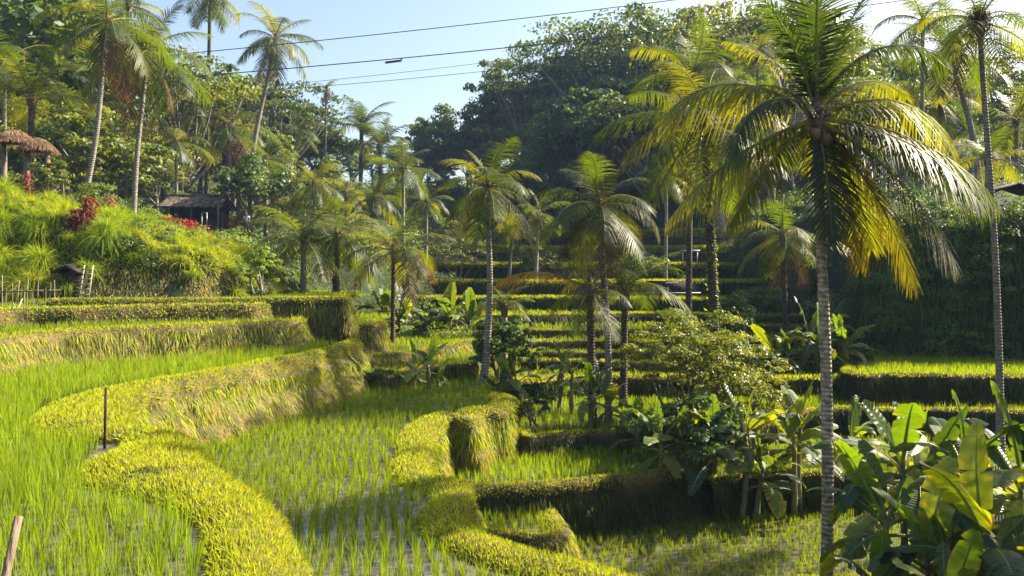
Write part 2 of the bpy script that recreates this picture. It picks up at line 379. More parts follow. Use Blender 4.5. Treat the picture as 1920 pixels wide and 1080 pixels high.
def terrace(name, z, lip, back, zbase, slope=.35, rim=.34, mat='soil', dry=.6, rice=None, lip_px=True, bump=.07, dark=False, rims=None, step=.16, label='', ramp=None, Lm=1.0, grass=True, seal=True):
    """z, zbase: metres relative to the eye. lip: outer edge, walked with the drop on the right hand."""
    L = np.array([gp(a, b, z) for a, b in lip]) if lip_px else np.array(lip, float)
    S = spline(L, step=step)
    Bk = np.array(back, float).reshape(-1, 2)
    poly = np.concatenate([S, Bk]); TERR.append((poly, z - .10, name))
    T = np.gradient(S, axis=0)
    k = 5; T = np.stack([np.convolve(np.pad(T[:, i], k, 'edge'), np.ones(2 * k + 1) / (2 * k + 1), 'valid') for i in range(2)], 1)
    T /= np.linalg.norm(T, axis=1, keepdims=True); O = np.stack([T[:, 1], -T[:, 0]], 1)
    h = z - zbase
    if rims is None: rv = np.full(len(S), float(rim))
    else:
        ci = [int(np.argmin(np.hypot(*(S - c).T))) for c in L]; rv = np.interp(np.arange(len(S)), np.maximum.accumulate(ci), rims)
        rv = np.convolve(np.pad(rv, 3, 'edge'), np.ones(7) / 7, 'valid')
    prof = [(-1.0, -.16), (-.92, -.03), (-.62, .05), (-.3, .04), (-.03, 0.0), (.05, -.07)]
    nr_ = max(4, int(h / .16))
    for i in range(1, nr_ + 1):
        t = i / nr_; prof.append((.05 + slope * h * (t ** 1.2), -.07 - (h + .02) * t))
    s = np.arange(len(S)) * step
    G = np.zeros((len(S), len(prof), 3))
    wob = noi(s, 0 * s, sum(map(ord, name)) % 97, 1.3) * .10
    for j, (o, dz) in enumerate(prof):
        am = 1.0 if j > 4 else .35
        q = noi(S[:, 0], S[:, 1], z + dz * 1.4, .55) * bump * am + noi(S[:, 0], S[:, 1], z + dz, 1.7) * bump * 1.3 * am
        if j < 4: o = (o * rv - (.10 if j < 2 else 0)) * (1 + .08 * noi(s, 0 * s, 5, .8)); dz = dz + (.05 * (rv > 1.1) if j in (2, 3) else 0)
        off = o + q + (wob if j < 6 else wob * (1 - (j - 5) / (len(prof) - 5) * .5))
        G[:, j, :2] = S + O * off[:, None]
        G[:, j, 2] = z + dz + ZC + (noi(s, j * .1, z, 1.1) * .035 if 0 < j < 6 else 0)
    nn, mm = G.shape[:2]; idx = (np.arange(nn - 1)[:, None] * mm + np.arange(mm - 1)).ravel()
    me = mesh_np("terrace_bank", G, np.stack([idx, idx + mm, idx + mm + 1, idx + 1], 1), smooth=True)
    tag(obj("terrace_bank", me, M[mat]), "earth bank and raised rim of " + label, "terrace bank", kind='structure')
    # flooded bed
    surf = mesh_np("paddy_bed", np.c_[poly, np.full(len(poly), z - .10 + ZC)], None, None, None) if False else None
    import bmesh
    bm = bmesh.new(); f = bm.faces.new([bm.verts.new((p[0], p[1], z - .10 + ZC)) for p in np.concatenate([S[::3] - O[::3] * min(rim, .4) * .6, Bk])])
    if f.normal.z < 0: f.normal_flip()
    bmesh.ops.triangulate(bm, faces=[f]); me = bpy.data.meshes.new("paddy_mud"); bm.to_mesh(me); bm.free()
    tag(obj("paddy_mud", me, M['mud'] if rice else M['soil']), "wet mud and shallow water of " + label, "paddy mud", kind='structure')
    if grass:
        mb = MB(); scatter_grid(G, dens_near, bank_zone(dry, dark), mb, Lm)
        if mb.n: tag(obj("bank_grass", mb.mesh("bank_grass"), M['grass']), "clipped grass and straw growing over the bank of " + label, "grass", kind='stuff')
    if rice: plant_rice(poly, z - .10, S, label, rv=(rv if rims is not None else None), **rice)
    return S, O, poly
def plant_rice(poly, z, lipS, label, rv=None, sp=.21, h=.36, rim=.62, clip=None, ang=.15, dense=1.0, lodfar=1.0):
    lo, hi = poly.min(0), poly.max(0)
    lo = np.maximum(lo, [-60, 2]); hi = np.minimum(hi, [60, 130])
    xs = np.arange(lo[0] - 5, hi[0] + 5, sp); ys = np.arange(lo[1] - 5, hi[1] + 5, sp)
    X, Y = np.meshgrid(xs, ys); c = (lo + hi) / 2
    x = c[0] + (X - c[0]) * cos(ang) - (Y - c[1]) * sin(ang); y = c[1] + (X - c[0]) * sin(ang) + (Y - c[1]) * cos(ang)
    x = x.ravel() + .05 * np.sin(y.ravel() * 1.3); y = y.ravel()
    x += rng.normal(0, sp * .13, x.shape); y += rng.normal(0, sp * .13, y.shape)
    vis = (np.abs(x) < .64 * y + 2.5) & (y > 4)
    x, y = x[vis], y[vis]
    k = inside(poly, x, y); x, y = x[k], y[k]
    if rv is None: k = dist_line(lipS[::4], x, y) > rim * (1 + .15 * noi(x, y, 0, 1))
    else:
        k = np.ones(len(x), bool)
        for i in range(0, len(lipS), 3): k &= np.hypot(x - lipS[i, 0], y - lipS[i, 1]) > rv[i] + .16
    x, y = x[k], y[k]
    k = rng.random(len(x)) > .05; x, y = x[k], y[k]
    if len(x) == 0: return
    d = np.hypot(x, y); nb = np.clip(19 - d * .36, 7, 17).astype(int) if dense >= 1 else np.full(len(x), 5)
    I = np.repeat(np.arange(len(x)), nb); n = len(I)
    hh = h * (1 + .18 * noi(x, y, 0, 2.2) + rng.normal(0, .12, len(x)))
    a = rng.uniform(0, 2 * pi, n); tl = np.abs(rng.normal(0, .20, n)) + .04
    D = np.stack([np.cos(a) * tl, np.sin(a) * tl, np.ones(n)], 1)
    P = np.stack([x[I] + np.cos(a) * .025 + rng.normal(0, .012, n), y[I] + np.sin(a) * .025 + rng.normal(0, .012, n), np.full(n, z + ZC - .02)], 1)
    L = hh[I] * rng.uniform(.65, 1.15, n); W = (.0065 + .00075 * d[I]) * rng.uniform(.8, 1.2, n) * lodfar
    g1 = np.array([.040, .095, .004]); g2 = np.array([.125, .195, .006])
    mixv = np.clip(.5 + .4 * noi(x, y, 0, 3)[I] + rng.normal(0, .2, n), 0, 1)[:, None]
    C = (g1 * (1 - mixv) + g2 * mixv) * rng.uniform(.85, 1.15, (n, 1))
    mb = MB(); mb.add(*ribbons(P, D, L, W, rng.uniform(.0, .3, n) * .6, C, 3 if d.min() < 14 else 2, tipcol=(.17, .24, .008)))
    tag(obj("rice_plants", mb.mesh("rice_plants"), M['rice']), "rows of young rice plants growing in " + label, "rice", kind='stuff')

# --- left side, from the nearest paddy upwards
T1_lip = [(585, 1500), (540, 1180), (520, 1080), (512, 1000), (482, 940), (425, 900), (385, 872), (368, 842), (345, 818), (290, 803), (252, 798), (236, 775), (262, 738), (330, 718), (420, 701), (520, 680), (600, 664), (650, 652), (674, 641), (664, 633), (640, 628)]
terrace("T1", -2.5, T1_lip, [(-6.5, 34), (-30, 36), (-40, 20), (-30, 2), (-3, 2.2)], -3.95, .38, rim=.72, rims=[.5, .5, .5, .52, .6, .8, 1.3, 1.35, .8, .45, .95, 1.5, 1.2, .65, .55, .55, .5, .5, .5, .5, .5], mat='drysoil', dry=.5, rice=dict(sp=.215, h=.39, rim=.86), bump=.17, label="the nearest left rice paddy")
T0_lip = [(-320, 668), (-60, 640), (60, 626), (160, 620), (260, 615), (360, 611), (450, 606), (520, 603), (556, 601), (566, 597), (548, 594)]
terrace("T0", -1.62, T0_lip, [(-7.2, 31), (-30, 34), (-44, 20)], -2.6, .55, mat='drysoil', dry=.4, rice=dict(sp=.2, h=.3, rim=.5), label="the second left terrace")
Ta_lip = [(-250, 600), (-60, 588), (40, 582), (150, 580), (260, 577), (360, 575), (430, 574), (480, 573), (515, 570), (540, 566), (548, 561)]
terrace("Ta", -1.12, Ta_lip, [(-7, 40), (-30, 40), (-46, 26)], -2.6, .30, mat='soil', dry=.35, rice=dict(sp=.2, h=.22, rim=.4), Lm=.8, label="the third left terrace with a dark hedge-like bank")
Tb_lip = [(110, 571), (200, 567), (330, 566), (400, 563), (480, 562), (560, 560), (620, 558)]
Tb_lip = [(90, 565), (200, 564.5), (330, 563.5), (430, 562.5), (500, 561.5), (560, 561), (620, 560.5), (648, 560.5), (656, 558.5), (650, 556.5), (630, 555)]
terrace("Tb", -.95, Tb_lip, [(-7.5, 40), (-30, 40)], -2.1, .22, mat='soil', dry=.35, rice=dict(sp=.2, h=.2, rim=.3), Lm=.8, label="the topmost left terrace with a tall block-like end")
# --- middle-left steps
terrace("Ma", -2.0, [(540, 622), (600, 614), (660, 611), (700, 609), (716, 607), (718, 603), (700, 600)], [(-5.5, 40), (-16, 40), (-12, 25)], -3.3, .25, mat='soil', dry=.6, rice=dict(sp=.22, h=.25, rim=.4), Lm=.75, label="the small terrace behind the long left bank")
terrace("Mb", -3.05, [(640, 680), (690, 669), (745, 664), (800, 657), (850, 648), (885, 640)], [(0, 46), (-14, 46), (-12, 26)], -3.6, .2, mat='soil', dry=.5, rice=dict(sp=.22, h=.25, rim=.4), Lm=.75, label="the upper middle steps behind the long bank")
terrace("Mc", -3.45, [(640, 706), (690, 700), (720, 706), (752, 703), (775, 690), (830, 687), (880, 684), (935, 672), (960, 662)], [(2, 40), (-14, 40), (-12, 24)], -4.1, .2, mat='soil', dry=.5, rice=dict(sp=.22, h=.25, rim=.4), Lm=.75, label="the low middle steps beside the young bananas")
# --- the wide middle paddy
T2_lip = [(1900, 1330), (1450, 1165), (1230, 1092), (1080, 1052), (960, 1022), (885, 990), (862, 965), (878, 935), (868, 905), (815, 890), (795, 868), (798, 832), (806, 802), (836, 783), (880, 786), (902, 772), (948, 766), (966, 752), (950, 741), (920, 735), (925, 728), (965, 722)]
terrace("T2", -3.9, T2_lip, [(-1, 31), (-12, 31), (-14, 20), (-9, 2), (8, 2.2)], -5.3, .22, rim=.62, mat='drysoil', dry=.4, rice=dict(sp=.21, h=.29, rim=.74), bump=.15, label="the wide middle rice paddy")
# --- right of the middle, stepping down
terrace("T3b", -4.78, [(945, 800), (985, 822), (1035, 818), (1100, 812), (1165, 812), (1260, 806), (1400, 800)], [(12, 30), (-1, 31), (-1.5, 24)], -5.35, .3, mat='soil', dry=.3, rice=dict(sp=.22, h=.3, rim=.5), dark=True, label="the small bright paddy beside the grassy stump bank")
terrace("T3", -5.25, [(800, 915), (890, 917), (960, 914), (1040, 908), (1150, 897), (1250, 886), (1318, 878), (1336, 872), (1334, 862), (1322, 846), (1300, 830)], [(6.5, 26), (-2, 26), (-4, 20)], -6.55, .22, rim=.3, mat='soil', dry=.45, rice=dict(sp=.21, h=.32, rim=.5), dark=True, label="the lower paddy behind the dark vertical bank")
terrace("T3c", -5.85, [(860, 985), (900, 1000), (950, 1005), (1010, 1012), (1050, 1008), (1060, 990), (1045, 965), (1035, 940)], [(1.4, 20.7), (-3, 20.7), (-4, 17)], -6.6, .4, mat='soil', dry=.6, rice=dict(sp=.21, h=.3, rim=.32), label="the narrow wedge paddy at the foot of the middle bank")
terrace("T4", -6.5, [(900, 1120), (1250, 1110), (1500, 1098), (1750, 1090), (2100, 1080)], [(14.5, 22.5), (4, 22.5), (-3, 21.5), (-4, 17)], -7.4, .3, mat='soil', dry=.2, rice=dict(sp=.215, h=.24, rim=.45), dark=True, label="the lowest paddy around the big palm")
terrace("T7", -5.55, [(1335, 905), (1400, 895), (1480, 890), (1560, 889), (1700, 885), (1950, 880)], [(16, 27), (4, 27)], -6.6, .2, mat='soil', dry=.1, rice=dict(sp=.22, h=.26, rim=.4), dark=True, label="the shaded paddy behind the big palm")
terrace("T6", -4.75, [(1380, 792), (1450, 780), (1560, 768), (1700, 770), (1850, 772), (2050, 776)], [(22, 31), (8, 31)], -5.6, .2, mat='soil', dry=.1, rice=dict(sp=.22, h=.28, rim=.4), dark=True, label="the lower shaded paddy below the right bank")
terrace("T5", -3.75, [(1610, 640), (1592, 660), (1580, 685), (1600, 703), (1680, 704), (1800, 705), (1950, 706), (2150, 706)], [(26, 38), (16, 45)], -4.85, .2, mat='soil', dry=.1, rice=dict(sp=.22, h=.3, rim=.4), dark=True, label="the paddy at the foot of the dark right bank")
# --- far steps of the valley
FT = [(-4.08, 29.6), (-3.8, 32.5), (-3.5, 35), (-3.2, 37.5), (-2.95, 40.5), (-2.5, 45), (-1.7, 51), (-.7, 58), (.6, 66), (2.4, 78), (4.6, 92)]
for i, (fz, fd) in enumerate(FT):
    xs = np.linspace(-1.5 - .03 * fd if fd < 44 else -.16 * fd, 10.5 + .19 * fd if fd > 36 else 14.0, 14)
    xs = xs + rng.uniform(-1.5, 1.5)
    ys = fd + (.8 + .02 * fd) * np.sin(xs * .16 + i * 1.4) + (.3 + .008 * fd) * np.sin(xs * .45 + i * 2.1)
    nz = FT[i + 1][1] if i + 1 < len(FT) else fd + 14
    lower = FT[i - 1][0] if i else -4.9
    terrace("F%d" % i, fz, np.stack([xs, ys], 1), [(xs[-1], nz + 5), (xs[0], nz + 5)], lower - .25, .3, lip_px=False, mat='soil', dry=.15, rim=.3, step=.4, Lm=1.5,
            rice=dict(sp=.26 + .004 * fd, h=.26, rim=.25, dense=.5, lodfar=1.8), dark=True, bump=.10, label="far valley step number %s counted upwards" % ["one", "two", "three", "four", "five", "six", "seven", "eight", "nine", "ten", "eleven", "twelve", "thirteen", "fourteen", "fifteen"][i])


# ------------------------------------------------------------ palms
def frond_mesh(el0, droop, nst=40, ll=.30, hang=.5, wl=.018, c=(.045, .085, .012), ragged=0.0, seed=0, twist=0.0, pw=1.4, gap=.13):
    r_ = np.random.default_rng(seed)
    n = 60; s = np.linspace(0, 1, n); el = el0 - droop * s ** pw; az = twist * s ** 2
    T = np.stack([np.cos(el) * np.cos(az), np.cos(el) * np.sin(az), np.sin(el)], 1)
    P = np.concatenate([[[0, 0, 0]], np.cumsum((T[1:] + T[:-1]) / 2 / (n - 1), 0)])
    mb = MB(); V, F, F3 = tube(P[::4], np.linspace(.013, .0025, len(P[::4])), 5); mb.add(V, F, np.array([.17, .16, .045]), F3)
    t = np.linspace(gap, .995, nst); t = np.concatenate([t, t + .006]).clip(0, 1)
    sg = np.concatenate([np.ones(nst), -np.ones(nst)])
    p = np.stack([np.interp(t, s, P[:, k]) for k in range(3)], 1); tt = np.stack([np.interp(t, s, T[:, k]) for k in range(3)], 1)
    tt /= np.linalg.norm(tt, axis=1, keepdims=True)
    S = np.cross(tt, [0, 0, 1.0]); nb = np.linalg.norm(S, axis=1, keepdims=True); S = np.where(nb > .15, S / (nb + 1e-9), np.array([0, -1.0, 0])); S /= np.linalg.norm(S, axis=1, keepdims=True)
    U = np.cross(S, tt)
    fw = .35 + .9 * ((t - gap) / (1 - gap)) ** 2
    D = S * sg[:, None] + tt * fw[:, None] + U * (.22 - .25 * t)[:, None] + r_.normal(0, .07, (len(t), 3))
    D[:, 2] -= hang * .35
    D /= np.linalg.norm(D, axis=1, keepdims=True)
    u = (t - gap) / (1 - gap)
    L = ll * (.45 + .75 * np.sin(pi * np.clip(u * .86 + .10, 0, 1))) * r_.uniform(.88, 1.08, len(t)) * (1 - .45 * u ** 5)
    keep = r_.random(len(t)) > ragged
    Cc = np.array(c) * .55 * r_.uniform(.8, 1.2, (len(t), 1)) * (1 + .35 * np.array([1.0, .55, 0]) * u[:, None])
    V, F, C = ribbons(p[keep], D[keep], L[keep], wl, (hang * r_.uniform(.7, 1.3, len(t)))[keep], Cc[keep], 3, side=tt[keep], tip=.10, tipcol=np.array(c) * [1.1, .75, .5], shape=.55)
    mb.add(V, F, C); return mb.mesh("frond")
FR = {}
def frond_lib(cls, lod, k, dead=False):
    key = (cls, lod, k, dead)
    if key in FR: return FR[key]
    e = R(cls); q = {80: (.7, .22), 60: (1.1, .3), 40: (1.35, .4), 20: (1.4, .5), 0: (1.15, .55), -25: (.8, .55), -55: (.4, .45)}[cls]
    nst, wl = {2: (44, .0145), 1: (38, .018), 0: (26, .027)}[lod]
    hue = [(.042, .080, .012), (.032, .066, .014), (.070, .100, .010), (.030, .060, .020)][k % 4]
    if dead: hue = (.10, .070, .042)
    FR[key] = frond_mesh(e, q[0] * (1 + .2 * ((k * 37 % 5) / 2 - 1)), nst, .25, q[1] * .85 * (1.3 if dead else 1), wl, hue, .25 if dead else .04, seed=(cls + 60) * 31 + lod * 7 + k, twist=((k * 53 % 7) / 3 - 1) * .35)
    return FR[key]
NUT = None
def nut_mesh():
    global NUT
    if NUT is None:
        a = np.linspace(-1, 1, 9); p = np.stack([a * 0, a * 0, a], 1); r_ = np.sqrt(np.clip(1 - a ** 2, .01, 1)) * (.78 + .08 * a)
        V, F, F3 = tube(p * .15, r_ * .15, 10); NUT = mesh_np("coconut", V, F, None, F3, True)
    return NUT
M['nut'] = flat_mat("coconut_husk", (.22, .20, .06), .45, .4)
M['brownnut'] = flat_mat("brown_husk", (.16, .10, .04), .7, .2)
M['fibre'] = noise_mat("crown_fibre", (.07, .045, .025), (.22, .16, .10), 20, .95, None, .6, 50)
def trunk_mesh(path, r0, r1, rings=True, flare=1.5, n=10, ringh=.16):
    P = spline(path, n=max(8, int(np.linalg.norm(np.array(path[-1]) - np.array(path[0])) / (ringh / 2)) + 1) if rings else 14)
    t = np.linspace(0, 1, len(P)); rad = r0 + (r1 - r0) * t + r0 * (flare - 1) * np.exp(-t * 14)
    if rings: rad = rad * (1 + .035 * (np.arange(len(P)) % 2))
    V, F, F3 = tube(P, rad, n); return mesh_np("trunk", V, F, None, F3, True)
def palm(label, px, d, tx, ty, L=2.6, nf=18, lod=1, bark='palmbark', r0=.15, r1=.10, bend=0.0, lo=-40, hi=82, dead=0, nuts=0, seed=0, name='coconut_palm', cat='palm tree', group=None, fronds=None, dl=0, vine=False, azr=None, basez=None):
    q = np.random.default_rng(seed + 100)
    x, y = (px - 960) / FPX * d, d
    z = (gz(x, y) if basez is None else basez) + ZC
    top = at(tx, ty, d + dl)
    root = empty(name, (x, y, z - .12)); tag(root, label, cat, group)
    tp = np.array([top.x - x, top.y - y, top.z - z + .12])
    mid = tp * .5 + np.array([bend, 0, 0]); q1 = tp * .22 + np.array([bend * .75, 0, 0])
    obj('trunk', trunk_mesh([(0, 0, 0), q1, mid, tp * .8 + np.array([bend * .35, 0, 0]), tp], r0, r1, lod > 0, n=12 if lod == 2 else 8), M[bark], root)
    # fibrous crown base with stubs
    mb = MB(); V, F, F3 = tube([tp - [0, 0, .45], tp - [0, 0, .15], tp + [0, 0, .15], tp + [0, 0, .6 * L / 3]], [r1, r1 * 1.7, r1 * 1.5, .02], 8); mb.add(V, F, np.zeros(3), F3)
    for i in range(9):
        a = i * 2.4; dv = np.array([cos(a), sin(a), .9 - .12 * i]); V, F, F3 = tube([tp, tp + dv * .28], [.06, .035], 5); mb.add(V, F, np.zeros(3), F3)
    obj('crown_base', mb.mesh('crown_base', True), M['fibre'], root)
    if fronds is None:
        fronds = []
        for i in range(nf):
            f = (i + .5) / nf; el = hi + (lo - hi) * f ** .9 + q.normal(0, 5)
            a = i * 137.5 + q.normal(0, 10) + seed * 40
            if azr is not None and el > 25: a = azr + ((a - azr + 180) % 360 - 180) * .8
            fronds.append((a, el, q.uniform(.85, 1.1) * (1 - .22 * (el > 70))))
    cl = np.array([80, 60, 40, 20, 0, -25, -55])
    for i, fr in enumerate(fronds):
        a, el, sc_ = fr[:3]; c = int(cl[np.argmin(abs(cl - el))]); dd = i >= len(fronds) - dead
        if len(fr) > 3:
            h = fr[3]; me = frond_mesh(R(el), h.get('droop', 1.2), 78, h.get('ll', .29) * .82, h.get('hang', .6) * .85, .0125, h.get('c', (.05, .09, .012)), .02, seed=i + 50, twist=h.get('tw', 0), pw=h.get('pw', 1.4))
            extra = 0
        else: me = frond_lib(c, lod, int(q.integers(0, 4)), dd); extra = R(el - c)
        o = obj('frond', me, M['palm'] if not dd else M['dry'], root)
        o.location = tp; o.rotation_euler = (q.normal(0, .12) if len(fr) == 3 else 0, -extra, R(a)); o.scale = (L * sc_,) * 3
        if dd: o['label'] = 'dead brown hanging frond'
    for i in range(nuts):
        a = R(200 + i * 47); o = obj('coconut', nut_mesh(), M['nut' if i % 3 else 'brownnut'], root)
        o.location = tp + np.array([cos(a) * (.26 + .07 * (i % 2)), sin(a) * .28, -.28 - .11 * (i % 3)]); o.scale = (1.0,) * 3; o.rotation_euler = (.3 * i, .4, a)
    if vine:
        mb = MB(); n = 900; t = q.random(n); pp = spline([(0, 0, 0), q1, mid, tp], n=200); p = pp[(t * 150).astype(int)] + q.normal(0, .10, (n, 3))
        mb.add(*leaves(p, q.normal(size=(n, 3)) + [0, -1, .4], q.uniform(.10, .22, n), np.array([.07, .12, .02]) * q.uniform(.7, 1.4, (n, 1))))
        obj('climbing_vine', mb.mesh('climbing_vine'), M['foliage'], root)
    return root
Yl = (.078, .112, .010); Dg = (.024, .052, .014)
# azimuth 0 = right, 90 = away from the viewer, 180 = left, 270 = towards the viewer
HERO = [
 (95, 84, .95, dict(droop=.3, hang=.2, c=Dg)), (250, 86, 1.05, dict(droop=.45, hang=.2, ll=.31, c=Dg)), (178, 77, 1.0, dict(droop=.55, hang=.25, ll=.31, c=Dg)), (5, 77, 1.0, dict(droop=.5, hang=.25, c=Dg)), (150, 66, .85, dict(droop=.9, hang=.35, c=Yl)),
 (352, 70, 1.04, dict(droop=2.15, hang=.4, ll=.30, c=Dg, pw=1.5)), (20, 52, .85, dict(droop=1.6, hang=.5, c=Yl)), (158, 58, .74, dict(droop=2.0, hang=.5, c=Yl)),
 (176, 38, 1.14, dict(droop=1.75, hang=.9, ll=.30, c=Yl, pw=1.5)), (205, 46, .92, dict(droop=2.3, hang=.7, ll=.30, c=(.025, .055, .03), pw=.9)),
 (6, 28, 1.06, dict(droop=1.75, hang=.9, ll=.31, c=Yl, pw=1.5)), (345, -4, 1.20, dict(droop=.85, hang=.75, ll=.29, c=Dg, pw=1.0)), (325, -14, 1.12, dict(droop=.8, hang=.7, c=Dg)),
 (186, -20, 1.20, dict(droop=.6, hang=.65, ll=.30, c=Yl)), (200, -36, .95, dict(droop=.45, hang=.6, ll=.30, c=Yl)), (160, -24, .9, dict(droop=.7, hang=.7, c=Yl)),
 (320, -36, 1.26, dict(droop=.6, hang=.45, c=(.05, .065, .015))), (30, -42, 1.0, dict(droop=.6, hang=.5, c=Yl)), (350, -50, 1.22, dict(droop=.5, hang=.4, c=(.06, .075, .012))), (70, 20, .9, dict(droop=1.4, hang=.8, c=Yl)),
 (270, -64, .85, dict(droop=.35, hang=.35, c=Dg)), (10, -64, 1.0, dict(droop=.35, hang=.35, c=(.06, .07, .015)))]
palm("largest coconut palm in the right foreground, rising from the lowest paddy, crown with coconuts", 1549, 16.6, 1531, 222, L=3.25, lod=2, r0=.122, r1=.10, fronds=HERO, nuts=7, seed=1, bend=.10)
palm("coconut palm with long yellow fronds and a vine-covered dark trunk, left of the largest palm", 1340, 29.5, 1320, 232, L=4.0, nf=20, lod=2, bark='darkbark', r0=.20, r1=.15, bend=.1, seed=11, nuts=4, vine=True, lo=-50, dead=1)
palm("coconut palm with upright feathery crown rising behind the vine-covered palm", 1290, 36, 1296, 150, L=3.6, nf=14, lod=1, bark='darkbark', seed=3, lo=0)
palm("slim leaning palm with grey trunk standing alone at the end of the middle paddy", 905, 28.4, 915, 352, L=2.35, nf=20, lod=2, bark='palebark', r0=.13, r1=.085, bend=.16, seed=4, lo=-48)
palm("coconut palm in the central group with a tall straight grey trunk and hanging crown", 1141, 25.6, 1122, 385, L=2.5, nf=21, lod=2, bark='palebark', r0=.115, r1=.09, bend=.10, seed=5, dead=3, lo=-62, nuts=3)
palm("shorter palm with dark upright fronds and one pale arching frond, right in the central group", 1168, 28.5, 1172, 548, L=2.7, nf=13, lod=2, bark='darkbark', r0=.14, r1=.11, seed=16, lo=5)
palm("short brown-trunked palm in the central group with a yellow frond reaching left", 1112, 25.2, 1106, 545, L=2.6, lod=2, bark='darkbark', r0=.13, r1=.11, seed=7,
     fronds=[(175, 32, 1.2, dict(droop=1.15, hang=.5, c=(.22, .17, .01))), (200, 60, .8), (100, 65, .8), (20, 55, .8), (150, 0, .7), (330, 10, .6), (60, 20, .7), (230, -30, .7), (300, -50, .7)])
palm("small rounded palm, leftmost of the pair at the end of the left terrace", 568, 36, 570, 446, L=2.9, nf=17, lod=1, seed=8, bark='palebark', lo=-35, basez=-1.3)
palm("dark-trunked palm with drooping fronds between two round palms on the left terrace", 632, 37, 632, 440, L=2.9, nf=17, lod=1, seed=9, bark='darkbark', basez=-1.5)
palm("grey wide-spreading palm with dead brown frond, above the bananas", 736, 34, 738, 472, L=2.75, nf=16, lod=1, seed=10, bark='darkbark', dead=3, lo=-25, r0=.1, r1=.08)
palm("thin palm with a small yellow-green crown standing above the grey spreading palm", 757, 44, 756, 318, L=2.4, nf=14, lod=1, seed=21, bark='palebark', r0=.10, r1=.08)
palm("tallest curved coconut palm in front of the open sky, left of the cables", 472, 66, 517, 72, L=4.0, nf=20, lod=1, seed=12, bark='palebark', r0=.24, r1=.14, bend=-.7, dead=2, lo=-60)
palm("tall thin palm cut by the top edge above the left skyline", 386, 80, 394, -6, L=4.0, nf=17, lod=1, seed=13, bark='darkbark', r0=.24, r1=.17, lo=-60)
palm("slender palm on the left slope with brown dead skirt and wide green crown", 250, 47, 277, 95, L=4.3, nf=19, lod=1, seed=14, bark='palebark', r0=.17, r1=.12, bend=-.2, dead=3, lo=-60)
palm("leaning slender palm at the left with crown beneath the top edge", 132, 42, 203, 40, L=3.6, nf=18, lod=1, seed=15, bark='palebark', r0=.16, r1=.11, bend=.35, dead=2, lo=-55)
palm("upright palm above the thatched parasols at the left edge", 52, 44, 60, 190, L=4.2, nf=12, lod=1, seed=17, bark='darkbark', r0=.20, r1=.15, lo=22)
palm("thick dark-trunked palm behind the tiled hut", 420, 74, 427, 238, L=5.4, nf=20, lod=1, seed=18, bark='darkbark', r0=.5, r1=.4, dead=2, lo=-48)
palm("dying palm with ragged crown against the sky edge", 608, 95, 612, 165, L=2.2, nf=9, lod=0, seed=19, bark='palebark', r0=.16, r1=.13, dead=6, lo=-80)
palm("dark feathery sugar palm in silhouette against the sky, the left one of two", 676, 100, 678, 238, L=5.0, nf=15, lod=0, seed=20, bark='darkbark', r0=.3, r1=.25, lo=10, name='sugar_palm')
palm("dark feathery sugar palm in silhouette against the sky, the lower right one of two", 716, 98, 712, 275, L=5.0, nf=15, lod=0, seed=22, bark='darkbark', r0=.3, r1=.25, lo=5, name='sugar_palm')
palm("very thin pale-barked areca palm at the right edge with dark seed mass under its crown", 1876, 24.5, 1836, 40, L=2.3, nf=14, lod=1, seed=23, bark='palebark', r0=.11, r1=.075, bend=.14, name='areca_palm', dead=1, lo=-62)
palm("grey leaning palm behind the right side of the largest palm", 1838, 46, 1782, 96, L=3.8, nf=17, lod=1, seed=24, bark='palebark', r0=.19, r1=.13, bend=.3, lo=-55)
palm("palm with dark drooping crown just right of the largest palm's trunk top", 1768, 55, 1762, 190, L=3.4, nf=16, lod=1, seed=25, bark='darkbark', lo=-60, dead=2)
palm("grey-green palm seen between the two big right palm trunks", 1474, 37, 1468, 440, L=3.0, nf=17, lod=1, seed=26, bark='darkbark', r0=.14, r1=.12, lo=-50, dead=2)
palm("yellow-leaved young palm on top of the right bank", 1850, 40, 1852, 300, L=2.5, nf=12, lod=1, seed=27, lo=-10)
palm("small low feather palm beside the slim leaning palm", 945, 32, 946, 575, L=1.5, nf=11, lod=1, seed=28, lo=0)
